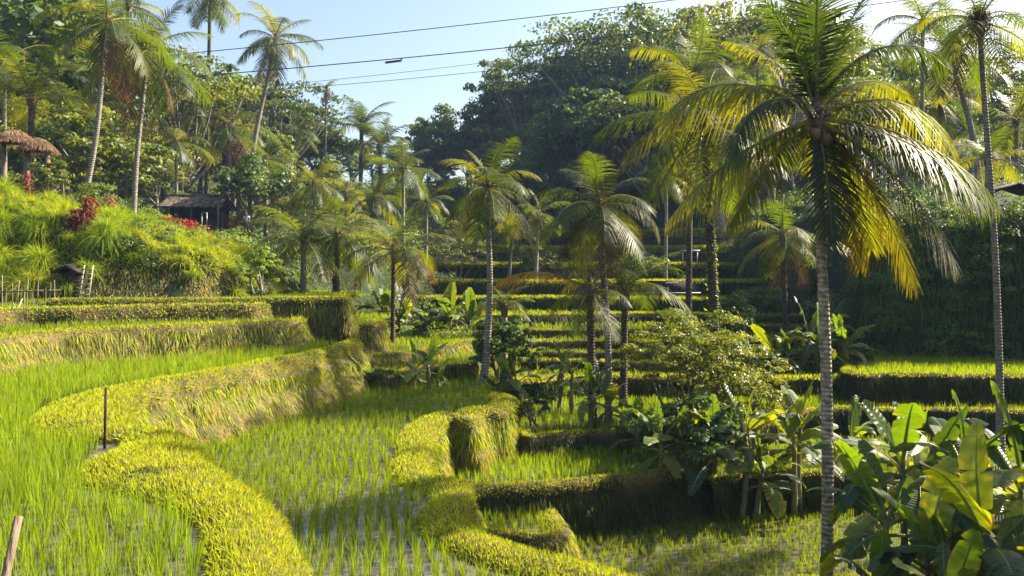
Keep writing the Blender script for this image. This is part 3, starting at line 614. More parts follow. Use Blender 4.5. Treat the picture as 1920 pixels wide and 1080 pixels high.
for i, (a, b, c_, dd, l, lb) in enumerate([(555, 245, 2.9, 90, 3.6, "hazy round palm below the dying palm"), (590, 345, 2.5, 60, 2.8, "palm crown at the forest foot, upper left of three"), (648, 362, 2.5, 64, 2.8, "palm crown at the forest foot, middle of three"), (702, 372, 2.5, 58, 2.7, "palm crown at the forest foot, nearest the bananas"), (1560, 330, 3, 60, 3.4, "distant palm glimpsed behind the largest palm's hanging fronds"), (1420, 110, 3, 70, 3.8, "distant palm crown left of the largest palm's top"), (1700, 250, 3, 75, 3.4, "distant yellow-green palm crown right of the largest palm"), (1730, 40, 3, 52, 3.6, "dark palm crown at the top edge left of the areca palm"), (1905, 230, 3, 50, 3.2, "palm crown at the right edge behind the areca palm"), (960, 430, 3, 62, 2.6, "shaded palm behind the slim leaning palm"), (1250, 330, 3, 66, 2.8, "shaded palm behind the yellow-fronded palm"), (330, 265, 3, 62, 3.0, "palm crown in the left forest beside the skirted palm"), (110, 120, 3, 60, 4.0, "palm crown in the upper left forest"), (160, 215, 3, 56, 3.2, "low palm crown between the two slim left palms"), (8, 120, 3, 52, 4.0, "palm crown cut by the left edge"), (345, 190, 3, 70, 3.6, "palm crown above the tiled hut"), (500, 300, 3, 66, 3.0, "palm crown right of the tallest curved trunk"), (1610, 470, 3, 50, 2.2, "small palm on the far steps right of the largest trunk"), (1010, 400, 3, 58, 2.6, "shaded palm left of the central palms"), (800, 380, 3, 62, 2.4, "shaded palm behind the small yellow-green palm"), (1130, 250, 3, 96, 4.0, "hazy palm crown in front of the far forest"), (240, 10, 3, 66, 4.0, "palm crown at the top edge above the left slope")]):
    palm(lb, a - 6 + 4 * (i % 3), dd, a, b, L=l, nf=15, lod=0 if dd > 55 else 1, seed=40 + i, bark='palebark', r0=.15, r1=.11)
# unseen palms added beyond the right edge to shade the lower paddies
for i, (x, y, h, l) in enumerate([(17, 22, 9, 3.2), (15.5, 15, 9, 3.2)]):
    ppx = 960 + x / y * FPX
    palm("unseen coconut palm added beyond the right edge for shade, the %s one" % ["farther", "nearer"][i], ppx, y, ppx, HZ - (h - 4) / y * FPX, L=l, nf=18, lod=0, seed=70 + i, basez=float(HT(x, y)))

ar = [o for o in col.objects if o.name == 'areca_palm'][0]; cb_ = [c for c in ar.children if c.name.startswith('crown_base')][0]
tpz = np.mean([v.co for v in cb_.data.vertices], axis=0); mb = MB(); n = 500; q = np.random.default_rng(3)
mb.add(*ribbons(tpz + q.normal(0, 1, (n, 3)) * [.16, .16, .22], q.normal(0, .5, (n, 3)) + [0, 0, -1], .22, .03, .5, np.array([.03, .022, .018]) * q.uniform(.6, 1.6, (n, 1)), 2)); obj('seed_cluster', mb.mesh('seed_cluster'), M['dry'], ar)

# ------------------------------------------------------------ broadleaf trees and bushes
def crown(seed, R_, RZ, cz, ncl, per, leaf, style='round', cols=((.035, .065, .014), (.07, .11, .02), (.05, .085, .014)), sq=.75):
    q = np.random.default_rng(seed); C = []
    while len(C) < ncl:
        p = q.normal(size=3); p /= np.linalg.norm(p); rr = q.random() ** .38
        if style == 'airy': p[2] = abs(p[2]) * .9 - .15; 
        if p[2] < -.55: continue
        C.append(p * rr)
    C = np.array(C) * [R_, R_, RZ] + [0, 0, cz]
    C[:, :2] *= (1 + .25 * np.sin(np.arctan2(C[:, 1], C[:, 0]) * 3 + seed))[:, None]
    mb = MB(); cr = R_ * (.30 if style != 'loose' else .20) * q.uniform(.65, 1.25, ncl)
    I = np.repeat(np.arange(ncl), per); n = len(I)
    dv = q.normal(size=(n, 3)); dv /= np.linalg.norm(dv, axis=1, keepdims=True); dv[:, 2] = np.abs(dv[:, 2]) * .9 - .25
    rad = (q.random(n) ** .45)[:, None]
    P = C[I] + dv * rad * cr[I][:, None] * [1, 1, sq if style != 'airy' else .28]
    nr = dv + q.normal(0, .55, (n, 3)) + [0, 0, .5]
    cc = np.array(cols)[q.integers(0, len(cols), ncl)][I] * q.uniform(.75, 1.3, (n, 1))
    mb.add(*leaves(P, nr, leaf * q.uniform(.6, 1.3, n), cc, .5)); return mb.mesh('crown'), C
def limbs(C, h0, r0, ntop, seed, crook=.25):
    q = np.random.default_rng(seed); mb = MB()
    P = spline([(0, 0, 0), (q.normal(0, crook * .4), q.normal(0, .1), h0 * .5), (q.normal(0, crook), q.normal(0, crook), h0)], n=8)
    V, F, F3 = tube(P, r0 * np.array([1.5, 1.1, 1, .95, .9, .85, .8, .7]), 8); mb.add(V, F, np.zeros(3), F3)
    for k in q.choice(len(C), min(ntop, len(C)), replace=False):
        e = C[k]; s0 = P[int(q.integers(4, 8))]; m = (s0 + e) / 2 + [q.normal(0, .25), q.normal(0, .25), -.15 * abs(e[2] - s0[2])]
        Q = spline([s0, m, e], n=6); V, F, F3 = tube(Q, r0 * np.linspace(.5, .10, 6), 5); mb.add(V, F, np.zeros(3), F3)
    return mb.mesh('trunk', True)
G1 = ((.04, .075, .014), (.075, .12, .02), (.055, .095, .014)); G2 = ((.06, .10, .02), (.10, .14, .022), (.075, .11, .018)); G3 = ((.04, .075, .02), (.07, .10, .025), (.05, .085, .02))
G4 = ((.05, .06, .03), (.09, .10, .04), (.11, .13, .03))
TV = {}
def tv(k):
    if k in TV: return TV[k]
    sp = dict(round0=(1, 3.3, 3.2, 6.4, 60, 80, .40, 'round', G1), round1=(2, 3.0, 3.6, 6.2, 60, 80, .38, 'round', G2), round2=(3, 3.8, 3.0, 6.6, 70, 80, .42, 'round', G3),
              tall0=(4, 2.3, 4.2, 5.8, 55, 80, .36, 'round', G1), tall1=(5, 2.2, 4.0, 5.8, 50, 80, .36, 'round', G3),
              airy0=(6, 4.4, 2.8, 6.8, 62, 70, .26, 'airy', G3), airy1=(7, 3.8, 3.6, 6.2, 66, 65, .26, 'airy', G1), airy2=(8, 4.2, 3.0, 6.6, 46, 70, .26, 'airy', G3),
              fine0=(9, 3.6, 4.0, 5.0, 110, 85, .24, 'round', G2), fine1=(10, 4.2, 3.6, 5.2, 110, 85, .24, 'round', G4))[k]
    cm, C = crown(*sp[:9]); airy = sp[7] == 'airy'
    TV[k] = (limbs(C, 4.2 if not airy else 3.6, .26 if not airy else .20, 12 if not airy else 30, sp[0]), cm)
    return TV[k]
def tree(kind, px, topy, d, label, wid=1.0, group=None, name='broadleaf_tree', zbase=None, cat='tree'):
    x = (px - 960) / FPX * d; z = gz(x, d) if zbase is None else zbase
    h = max(2.0, (HZ - topy) / FPX * d - z); s = h / 9.8
    r = empty(name, (x, d, z + ZC - .2)); r.scale = (s * wid, s * wid, s); r.rotation_euler = (0, 0, rng.uniform(0, 6.28)); tag(r, label, cat, group)
    t, c = tv(kind)
    obj('trunk', t, M['palebark' if kind.startswith('airy') else 'bark'], r); obj('crown', c, M['foliage'], r); return r
SKX = [0, 100, 200, 300, 350, 400, 450, 500, 560, 600, 650, 690, 750, 790, 830, 900, 915, 950, 1000, 1080, 1150, 1250, 1380, 1500, 1620, 1660, 1720, 1790, 1860, 1920]
SKY_ = [-80, -60, 20, 70, 100, 128, 130, 150, 150, 195, 215, 232, 242, 222, 200, 185, 125, 95, 80, 25, -20, -20, -10, -20, 10, 60, 110, 150, 150, 90]
for (k, px, ty, d, wd, lb) in [
    ('airy0', 1170, -12, 118, 1.0, "tallest airy tree with pale bare stems on the centre skyline"), ('airy1', 1090, 18, 122, .9, "airy tree stepping down left of the tallest skyline tree"),
    ('airy2', 1240, 20, 112, .9, "airy tree right of the tallest skyline tree"), ('airy1', 985, 72, 126, .9, "layered tree on the skyline above the slim leaning palm"),
    ('tall0', 925, 104, 128, .8, "narrow tree at the left shoulder of the tall skyline group"), ('airy0', 1390, 18, 105, .9, "thin airy tree with visible twigs against the sky behind the yellow-fronded palm"),
    ('airy2', 1330, 60, 120, 1.0, "hazy layered tree between the two big right palms"), ('round2', 830, 198, 132, .9, "round hazy tree at the left foot of the skyline group"),
    ('airy1', 745, 262, 128, .8, "small airy tree in the dip of the skyline"), ('round0', 790, 225, 126, .8, "bushy hazy tree beside the dip of the skyline"),
    ('airy0', 500, 118, 92, 1.0, "airy tree behind the tallest curved palm"), ('airy2', 345, 62, 72, .9, "airy tree with thin layers behind the skirted palm"),
    ('round0', 430, 122, 96, 1.0, "dark round tree on the left skyline beside the tall thin palm"), ('round2', 60, -60, 62, 1.2, "dark tall tree filling the upper left corner"),
    ('airy1', 1905, 130, 58, .9, "loose tree at the right edge behind the areca palm"), ('tall1', 1560, 100, 100, 1.0, "hazy tree behind the largest palm's crown"),
    ('airy0', 1440, -30, 84, .8, "tall layered tree cut by the top edge left of the largest palm"), ('airy2', 1350, -40, 90, .8, "loose layered tree cut by the top edge behind the yellow-fronded palm"), ('airy1', 1890, 60, 62, .8, "loose dark tree in the upper right corner"), ('round2', 1700, 120, 80, .8, "dark hazy tree seen right of the largest palm's crown"),
    ('tall0', 1480, 30, 110, 1.1, "hazy tall tree left behind the largest palm's crown")]:
    tree(k, px, ty, d, lb, wd)
kinds = ['round0', 'round1', 'round2', 'tall0', 'tall1', 'airy1', 'airy0']
ADJ = dict(round0='bushy', round1='light green', round2='dark dense', tall0='narrow', tall1='dark narrow', airy1='feathery', airy0='flat-layered', airy2='loose-layered', fine0='fine-leaved', fine1='olive leafy')
LMK = [(60, 'above the thatched parasols'), (160, 'behind the leftmost leaning palm'), (260, 'behind the skirted palm'), (360, 'above the tiled hut'), (450, 'behind the tallest curved palm'), (540, 'right of the tallest curved palm'), (610, 'behind the dying palm'), (700, 'below the sugar palms'), (780, 'under the dip of the skyline'), (860, 'left of the slim leaning palm'), (940, 'above the slim leaning palm'), (1030, 'right of the slim leaning palm'), (1130, 'above the central palms'), (1230, 'left of the vine-covered palm'), (1320, 'behind the vine-covered palm'), (1430, 'left of the largest palm'), (1530, 'behind the largest palm'), (1640, 'right of the largest palm'), (1760, 'behind the grey leaning palm'), (1850, 'behind the areca palm'), (1960, 'at the right edge')]
def lmk(px): return min(LMK, key=lambda v: abs(v[0] - px))[1]
for row, (d0, dy, stepx) in enumerate([(150, 6, 44), (132, 52, 46), (116, 105, 52), (103, 160, 60)]):
    for px in np.arange(560, 1990, stepx):
        p = px + rng.uniform(-18, 18); d = d0 + rng.uniform(-6, 6)
        if row == 3 and p < 840: continue
        ty = np.interp(p, SKX, SKY_) + dy + rng.uniform(0, 42) + (70 if row == 0 and 930 < p < 1500 else 0)
        if p > 1640: ty = max(ty, 90 + row * 35)
        kk = kinds[int(rng.integers(0, 7))]
        if row == 0 and p > 930: kk = ['airy0', 'airy1', 'airy2'][int(rng.integers(0, 3))]
        tree(kk, p, min(ty, 420), d, "%s hazy tree, %s of the far forest, %s" % (ADJ[kk], ['top row', 'second row', 'third row', 'lowest row'][row], lmk(p)), rng.uniform(.75, 1.0) if row < 2 else rng.uniform(.9, 1.3), "forest trees on the far hillside")
for row, (d0, dy, stepx) in enumerate([(100, 4, 52), (82, 60, 58), (66, 120, 66), (54, 185, 80)]):
    for px in np.arange(-40, 620, stepx):
        p = px + rng.uniform(-20, 20); d = d0 + rng.uniform(-5, 5)
        if row == 3 and (p > 470 or 230 < p < 500): continue
        if row == 2 and 300 < p < 430: continue
        ty = np.interp(p, SKX, SKY_) + dy + rng.uniform(0, 50)
        kk = ['round1', 'fine0', 'round0', 'fine1', 'round2'][int(rng.integers(0, 5))]
        tree(kk, p, min(ty, 330), d, "%s green tree, %s of the left forest, %s" % (ADJ[kk], ['top row', 'second row', 'third row', 'front row'][row], lmk(p)), rng.uniform(.8, 1.2), "forest trees on the left hillside")
for x, y, top, wd, lb in [(14.0, 12.5, 3.0, .9, "unseen leafy tree added beyond the right edge for shade")]:  # unseen tree added to shade the lower right bananas
    tree('round0', 960 + x / y * FPX, HZ - top / y * FPX, y, lb, wd, zbase=float(HT(x, y)))
# middle ground trees and bushes
def bush(kind, px, topy, d, label, wid=1.0, **k): return tree(kind, px, topy, d, label, wid, name=k.pop('name', 'leafy_bush'), cat=k.pop('cat', 'bush'), **k)
def bushmesh(px, topy, d, label, w_, seed, cols, leaf, ncl=90, per=90, name='leafy_bush', cat='bush', stems=7):
    x = (px - 960) / FPX * d; z = gz(x, d); h = (HZ - topy) / FPX * d - z
    r = empty(name, (x, d, z + ZC - .05)); tag(r, label, cat)
    cm, C = crown(seed, w_ / 2, h * .46, h * .54, ncl, per, leaf, 'loose' if w_ > 2.2 and d < 31 else 'round', cols)
    obj('crown', cm, M['foliage'], r); mb = MB(); q = np.random.default_rng(seed)
    for i in range(stems):
        e = C[q.integers(0, len(C))]; b = np.array([q.normal(0, .25), q.normal(0, .2), 0]); V, F, F3 = tube(spline([b, (b + e) / 2 + q.normal(0, .15, 3), e], n=6), np.linspace(.06, .015, 6), 6); mb.add(V, F, np.zeros(3), F3)
    obj('trunk', mb.mesh('trunk', True), M['bark'], r); return r
bushmesh(1308, 572, 25.0, "big pale-leaved bushy tree in the middle right, in front of the vine-covered palm", 4.3, 31, ((.07, .10, .025), (.05, .085, .02), (.09, .12, .03)), .105, 120, 150, 'bushy_tree', 'tree', 12)
bushmesh(1400, 640, 24.5, "spreading right part of the bushy growth near the largest palm trunk", 2.6, 32, ((.09, .11, .03), (.07, .10, .02)), .12, 80, 80)
bushmesh(940, 585, 29.5, "leafy green bush-tree just right of the slim leaning palm", 2.4, 33, ((.07, .11, .02), (.10, .13, .03), (.05, .08, .015)), .14, 100, 90, 'bushy_tree', 'tree')
bushmesh(985, 715, 27.0, "low dark bush at the foot of the slim leaning palm", 1.6, 34, G1, .11, 60, 70)
bushmesh(985, 745, 24.6, "small thin shrub beside the grassy stump bank", .8, 35, G4, .07, 30, 50)
bushmesh(715, 690, 27.0, "small dark shrub at the edge of the wide middle paddy", 1.0, 36, G1, .08, 30, 60)
bushmesh(1300, 735, 22.3, "dark dense thicket under the big bushy tree", 3.2, 37, G3, .14, 90, 80)
bushmesh(1560, 565, 44, "round sunlit bush on the far steps between the big trunks", 3.0, 38, G2, .2, 60, 70)
bushmesh(1650, 455, 42, "yellow-green sunlit bush on the shoulder of the right bank", 3.6, 39, ((.12, .15, .02), (.09, .13, .02)), .16, 90, 80)
bushmesh(1720, 430, 45, "yellow-green bush with fine leaves above the dark right bank", 3.6, 41, ((.12, .15, .02), (.09, .13, .02)), .16, 90, 80)
bushmesh(1380, 545, 36, "slender hazy green tree between the vine-covered palm and the largest palm", 2.0, 42, G3, .16, 50, 60, 'young_tree', 'tree', 3)
bushmesh(860, 405, 60, "pale flowering tree in the middle distance left of the slim palm", 4.2, 43, ((.16, .15, .08), (.12, .13, .05)), .2, 60, 60, 'young_tree', 'tree', 5)
bushmesh(845, 612, 38, "low bright green thicket behind the young bananas", 3.2, 44, G2, .11, 60, 60)

for a in [(815, 462, 66, "hazy shrub on the far steps behind the banana row", 4.0, 51, G3, .2, 40, 60), (1005, 455, 60, "hazy shrub beside the shaded palm on the far steps", 3.5, 52, G3, .2, 40, 60), (1190, 470, 60, "shrub on the far steps behind the central palms", 4.0, 53, G1, .2, 40, 60),
          (1430, 540, 46, "shrub on the far steps left of the largest trunk", 3.2, 54, G1, .16, 50, 60), (1500, 500, 55, "tall shrub on the far steps at the largest trunk", 4.0, 55, G2, .2, 50, 60), (1600, 520, 48, "leafy shrub where the far steps meet the right bank", 3.4, 56, G2, .16, 60, 60),
          (286, 392, 57, "yellow-green bush hiding the left wall of the hut", 2.4, 57, G2, .16, 70, 70), (470, 392, 66, "leafy bush behind the person by the hut", 4.2, 58, G2, .16, 70, 70), (245, 368, 52, "round green bush at the foot of the skirted palm", 3.0, 59, G1, .15, 60, 70),
          (98, 292, 36, "bright leafy bush in front of the lower parasol", 1.5, 60, G2, .1, 50, 70), (180, 335, 40, "dark leafy bush behind the left slope", 2.4, 61, G1, .12, 60, 70), (490, 455, 31.5, "pointed lime bush at the right end of the left slope", 1.2, 62, ((.2, .26, .015), (.15, .22, .015)), .09, 40, 80)]:
    bushmesh(*a)
# ------------------------------------------------------------ banana plants
def bleaf(el0, droop, L=1.0, w_=.26, c=(.05, .10, .015), seed=0, tears=.3):
    q = np.random.default_rng(seed); n = 30; s = np.linspace(0, 1, n); el = el0 - droop * s ** 1.5
    T = np.stack([np.cos(el), 0 * el, np.sin(el)], 1); P = np.concatenate([[[0, 0, 0]], np.cumsum((T[1:] + T[:-1]) / 2 / (n - 1) * L, 0)])
    U = np.stack([-np.sin(el), 0 * el, np.cos(el)], 1); pet = .17
    mb = MB(); V, F, F3 = tube(P[::3], np.linspace(.022, .004, len(P[::3])), 5); mb.add(V, F, np.array([.14, .18, .05]), F3)
    u = np.clip((s - pet) / (1 - pet), 0, 1); wd = w_ * .5 * np.clip(np.sin(pi * np.clip(u * .93 + .05, 0, 1)) ** .55, .02, 1) * (u > 0)
    for sg in (1, -1):
        i0 = int(pet * n); i = i0
        while i < n - 1:
            j = min(n - 1, i + int(q.integers(2, 7))) if q.random() < tears * 2 else min(n - 1, i + 8)
            hang = q.uniform(-.05, .35) + tears * .6 * q.random(); k = np.arange(i, j + 1); Vv = []
            for a in (0, .5, 1.0):
                p = P[k] + np.array([0, 1, 0]) * sg * (wd[k] * a)[:, None] * cos(hang * 1.2) + U[k] * (wd[k] * a * (.32 - a * hang))[:, None] - np.array([0, 0, 1]) * (wd[k] * a * a * hang * .8)[:, None] + T[k] * (.07 * a * L * w_)
                if a == 1.0 and len(k) > 3 and tears > .1: p[0] += T[k[0]] * .012; p[-1] -= T[k[-1]] * .012
                Vv.append(p)
            Vv = np.stack(Vv, 1); m = len(k); idx = (np.arange(m - 1)[:, None] * 3 + np.arange(2)).ravel()
            stripe = (1 + .12 * np.sin(np.arange(m) * 2.1))[:, None, None]
            mb.add(Vv, np.stack([idx, idx + 3, idx + 4, idx + 1], 1), (np.array(c) * q.uniform(.9, 1.12) * stripe * np.ones((m, 3, 3)) * np.stack([np.ones((m, 3)), np.ones((m, 3)), np.where(q.random((m, 1)) < .35, [2.6, 1.3, 1.6], [1.05, 1.0, 1.0])], 1)).reshape(-1, 3)); i = j
    return mb.mesh('leaf')
BL = {}
def blib(cls, k):
    if (cls, k) not in BL:
        cc = [(.035, .075, .014), (.022, .052, .018), (.07, .11, .010), (.032, .066, .018)][k]
        BL[(cls, k)] = bleaf(R(cls), {85: .35, 65: .9, 45: 1.4, 20: 1.6, -5: 1.2, -40: .6}[cls], 1, [.31, .27, .34, .27][k], cc, seed=cls * 7 + k + 500, tears=[.3, .6, .12, .7][k] if cls > 0 else .5)
    return BL[(cls, k)]
def banana(px, d, topy, L, nl, label, seed=0, stems=1, spread=.0, group=None, zb=None, dead=0, minz=None):
    q = np.random.default_rng(seed + 900); x = (px - 960) / FPX * d; z = gz(x, d) if zb is None else zb
    L = L * .97; nl = nl + 2; h = max(.35, (HZ - topy) / FPX * d - z - L * .62)
    r = empty('banana_plant', (x, d, z + ZC - .05)); tag(r, label, 'banana plant', group)
    for s_ in range(stems):
        b = np.array([q.normal(0, spread), q.normal(0, spread * .7), 0]) if s_ else np.zeros(3); hs = h * (q.uniform(.55, 1.0) if s_ else 1); e = b + [b[0] * .25 + q.normal(0, .08), b[1] * .2, hs]
        V, F, F3 = tube(spline([b, (b + e) / 2 + q.normal(0, .03, 3), e], n=7), np.linspace(.095, .05, 7), 8); obj('stem', mesh_np('stem', V, F, None, F3, True), M['bstem'], r)
        for i in range(nl):
            el = 84 - i * (110 / nl) + q.normal(0, 6); cl = [85, 65, 45, 20, -5, -40]; c = min(cl, key=lambda v: abs(v - el))
            o = obj('leaf', blib(c, int(q.integers(0, 4))), M['banana'], r); o.location = e - [0, 0, .04 * i]
            o.rotation_euler = (q.normal(0, .25), -R(el - c), R(i * 137.5 + q.normal(0, 15) + seed * 31)); o.scale = (L * q.uniform(.8, 1.1),) * 3
        for i in range(dead):
            o = obj('dead_leaf', blib(-40, 3), M['dry'], r); o.location = e - [0, 0, .2]; o.rotation_euler = (0, R(35), R(i * 70 + 20)); o.scale = (L * .7,) * 3
            o['label'] = 'dry brown collapsed leaf'
    return r
M['bstem'] = noise_mat("banana_stem", (.07, .075, .03), (.20, .19, .09), 5, .6, None, .3, 12, .4, stretch=(1, 1, .25))
for i, a in enumerate([
    (1745, 12.8, 905, 1.95, 9, "nearest banana plant of the lower right clump, with the largest arching leaves", 1, 2, .25),
    (1850, 12.2, 880, 2.1, 9, "tall banana plant at the lower right corner with upright leaf", 2, 2, .3),
    (1660, 13.8, 870, 1.5, 8, "banana plant of the lower right clump with bright backlit leaves, nearest the palm trunk", 3, 1, .2),
    (1700, 14.6, 760, 1.7, 7, "banana plant of the lower right clump with two raised yellow-green leaves", 4, 1, .2),
    (1820, 14.8, 760, 1.9, 8, "banana plant at the back of the lower right clump with a feathered upright leaf", 5, 2, .3),
    (1905, 14.0, 790, 1.8, 8, "banana plant cut by the right edge behind the corner clump", 6, 2, .3),
    (1925, 11.5, 960, 1.7, 8, "low banana plant cut by the lower right corner", 7, 2, .3),
    (1640, 12.6, 1010, 1.2, 7, "short young banana plant at the left foot of the corner clump", 8, 1, .2),
    (1790, 11.3, 1030, 1.3, 7, "low young banana plant at the bottom edge under the corner clump", 9, 2, .3),
    (1500, 21.8, 735, 1.5, 8, "shaded banana plant left of the largest palm's trunk", 10, 2, .3),
    (1590, 23.5, 760, 1.6, 7, "shaded banana plant just right of the largest palm's trunk", 11, 1, .3),
    (1390, 21.3, 745, 1.5, 8, "dark banana plant at the right end of the thicket", 12, 2, .35),
    (1250, 21.4, 770, 1.3, 8, "banana plant with pale arching leaf in front of the big bushy tree", 13, 2, .3),
    (1320, 21.6, 760, 1.4, 8, "dark upright banana plant in the middle of the thicket", 14, 2, .3),
    (1200, 23.0, 760, 1.2, 7, "banana plant with a yellow backlit leaf right of the central palms", 15, 1, .2),
    (1110, 25.0, 690, 1.3, 6, "young banana plant with yellow hanging leaf among the central palm trunks", 16, 2, .2),
    (1048, 28.0, 648, 1.0, 7, "slim young banana plant left of the central palms", 17, 1, .1),
    (1072, 27.6, 668, 1.0, 6, "second slim young banana plant left of the central palms", 18, 1, .1),
    (775, 27.2, 655, 1.1, 5, "slim banana plant with a tilted leaf at the end of the middle paddy", 19, 1, .1),
    (802, 27.0, 645, 1.1, 5, "taller slim banana plant with raised leaf at the end of the middle paddy", 20, 1, .1),
    (820, 26.9, 685, .7, 4, "smallest slim banana plant at the end of the middle paddy", 21, 1, .1),
    (960, 26.8, 665, 1.1, 7, "banana clump in the dark foot of the slim leaning palm", 22, 3, .35),
    (722, 39.5, 562, 1.8, 8, "leftmost banana plant of the row behind the middle steps", 23, 2, .3),
    (762, 39, 552, 1.9, 8, "second banana plant of the row behind the middle steps", 24, 2, .3),
    (802, 39.5, 575, 1.7, 8, "third banana plant of the row behind the middle steps", 25, 2, .3),
    (842, 39, 548, 2.0, 8, "tall fourth banana plant of the row behind the middle steps", 26, 2, .3),
    (880, 38.5, 556, 1.8, 8, "banana plant of the row standing next to the slim leaning palm", 27, 2, .3),
    (1520, 33.5, 585, 1.7, 8, "sunlit banana plant left of the largest palm's trunk, below the right bank", 28, 2, .4),
    (1580, 33, 600, 1.7, 8, "sunlit banana plant right of the largest palm's trunk, below the right bank", 29, 2, .4),
    (1480, 33, 620, 1.5, 8, "banana plant with fanned pale leaves at the left end of the sunlit clump", 30, 2, .4),
    (1560, 36, 560, 1.6, 7, "banana plant at the back of the sunlit clump", 31, 1, .3)]):
    banana(*a)

# ------------------------------------------------------------ overgrown slopes: grass, creepers and undergrowth
def hill_pts(n, x0, x1, y0, y1):
    x = rng.uniform(x0, x1, n); y = rng.uniform(y0, y1, n); k = np.abs(x) < .70 * y + 3; x, y = x[k], y[k]
    z = HT(x, y); e = .25; nx_ = (HT(x - e, y) - HT(x + e, y)) / (2 * e); ny_ = (HT(x, y - e) - HT(x, y + e)) / (2 * e)
    nn = np.stack([nx_, ny_, np.ones_like(x)], 1); sl = np.linalg.norm(nn, axis=1); nn /= sl[:, None]
    keep = rng.random(len(x)) < np.clip(sl / 3.2, .25, 1); x, y, z, nn, sl = x[keep], y[keep], z[keep], nn[keep], sl[keep]
    k = ~((np.abs(x + 22.5 - .36 * (62 - y)) < 5.2) & (y > 47) & (y < 64)); x, y, z, nn, sl = x[k], y[k], z[k], nn[k], sl[k]
    for poly, tz, _ in TERR:
        k = ~(inside(poly, x, y) & (tz > z)); x, y, z, nn, sl = x[k], y[k], z[k], nn[k], sl[k]
    return np.stack([x, y, z + ZC], 1), nn, sl
# left slope
P, nn, sl = hill_pts(230000, -25, -5, 27.5, 38.5)
zr = P[:, 2] - ZC; pt = noi(P[:, 0], P[:, 1], zr, 1.1); lo = 1 - sstep(-.3, .55, zr + .35 * pt); n = len(P)
C = pick(['lime', 'green', 'deep', 'straw', 'tan', 'olive'], np.stack([.9 * (1 - lo) + .1, .5 * (1 - lo), .18 * (pt < -.2) * (1 - lo), .05 + .9 * lo, .6 * lo + .02, .1 + 0 * lo], 1), n)
tall = np.clip(noi(P[:, 0], P[:, 1], 0, 2.6) + .25, 0, 1)
dn = lo[:, None]
mb = MB(); mb.add(*ribbons(P, nn * (1.0 - .6 * dn) + rng.normal(0, .35, (n, 3)) * (1 - .45 * dn) + np.array([0, 0, 1.0]) * (.5 - 1.25 * dn), rng.uniform(.16, .38, n) * (1 + 1.1 * tall) * (1 - .3 * lo), .042 * rng.uniform(.6, 1.3, n), rng.uniform(.4, 1.1, n), C, 3))
tag(obj('slope_grass', mb.mesh('slope_grass'), M['grass']), "long grass and dry straw covering the sunlit slope above the left terraces", "grass", kind='stuff')
def mounds(name, label, n, x0, x1, y0, y1, r0, r1, per, leaf, cols, mat='foliage', blade=False):
    P, nn, sl = hill_pts(n, x0, x1, y0, y1); m = len(P); rr = rng.uniform(r0, r1, m); I = np.repeat(np.arange(m), per); k = len(I)
    dv = rng.normal(size=(k, 3)); dv /= np.linalg.norm(dv, axis=1, keepdims=True); dv += nn[I] * .7; dv[:, 2] = np.abs(dv[:, 2])
    Q = P[I] + dv * rr[I][:, None] * rng.uniform(.45, 1.0, (k, 1)) * [1, 1, .8]
    cc = np.array(cols)[rng.integers(0, len(cols), m)][I] * rng.uniform(.75, 1.3, (k, 1)); mb = MB(); dist = np.hypot(Q[:, 0], Q[:, 1])
    if blade: mb.add(*ribbons(P[I] + dv * .1, dv + rng.normal(0, .2, (k, 3)) + [0, 0, .5], rr[I] * rng.uniform(.7, 1.3, k), leaf, rng.uniform(.3, 1.0, k), cc, 3))
    else: mb.add(*leaves(Q, dv + rng.normal(0, .5, (k, 3)), (leaf + .0016 * dist) * rng.uniform(.6, 1.3, k), cc, .55))
    tag(obj(name, mb.mesh(name), M[mat]), label, "undergrowth", kind='stuff')
mounds('slope_creepers', "leafy creepers and ferns in clumps on the left slope", 520, -24, -10, 30, 40, .15, .5, 110, .075, ((.05, .09, .015), (.10, .14, .02), (.07, .11, .018), (.13, .16, .02)))
mounds('slope_hummocks', "bright hummocks of bent grass on the left slope", 520, -22, -9, 30.2, 36, .3, .65, 200, .024, ((.22, .26, .012), (.15, .22, .014), (.22, .26, .02), (.10, .17, .014)), 'grass', True)
mounds('fountain_grass', "tall arching yellow-green fountain grass at the left edge", 110, -23, -15.6, 28.6, 34, .7, 1.3, 520, .028, ((.18, .25, .012), (.20, .25, .012), (.15, .22, .014)), 'grass', True)
mounds('hillside_undergrowth', "dense undergrowth below the forest on the left hillside", 1500, -62, -7, 44, 110, .6, 1.6, 80, .12, G1 + G2)
mounds('valley_undergrowth', "hazy undergrowth below the forest on the far hillside", 2200, -60, 120, 100, 190, 1.0, 2.6, 50, .2, G1 + G3)
mounds('right_undergrowth', "shrubs and creepers growing on top of the right bank", 1100, 14, 52, 33, 80, .4, 1.1, 100, .07, G1 + G2)
mounds('corner_undergrowth', "dark undergrowth below the bananas in the lower right corner", 500, 4, 20, 8, 32, .2, .6, 80, .06, G1 + G3)
mounds('valley_edge_growth', "mixed shrubs along the left edge of the valley steps", 500, -16, -3, 37, 62, .3, 1.0, 100, .07, G1 + G2)
mounds('bank_shrubs', "clumped shrubs and ferns hanging on the shaded right bank", 700, 14, 34, 33, 38, .25, .8, 110, .05, ((.06, .11, .016), (.04, .075, .014), (.09, .13, .02), (.03, .06, .016)))
P, nn, sl = hill_pts(110000, 13.5, 34, 31.5, 39); n = len(P)
C = pick(['green', 'deep', 'olive', 'tan'], [.4, .4, .3, .15], n) * (.9 + .5 * (noi(P[:, 0], P[:, 1], P[:, 2], 1.2) > .1))[:, None]
mb = MB(); mb.add(*ribbons(P, nn * .5 + rng.normal(0, .35, (n, 3)) + [0, 0, -.6], rng.uniform(.2, .6, n), .04, rng.uniform(.8, 1.6, n), C, 3))
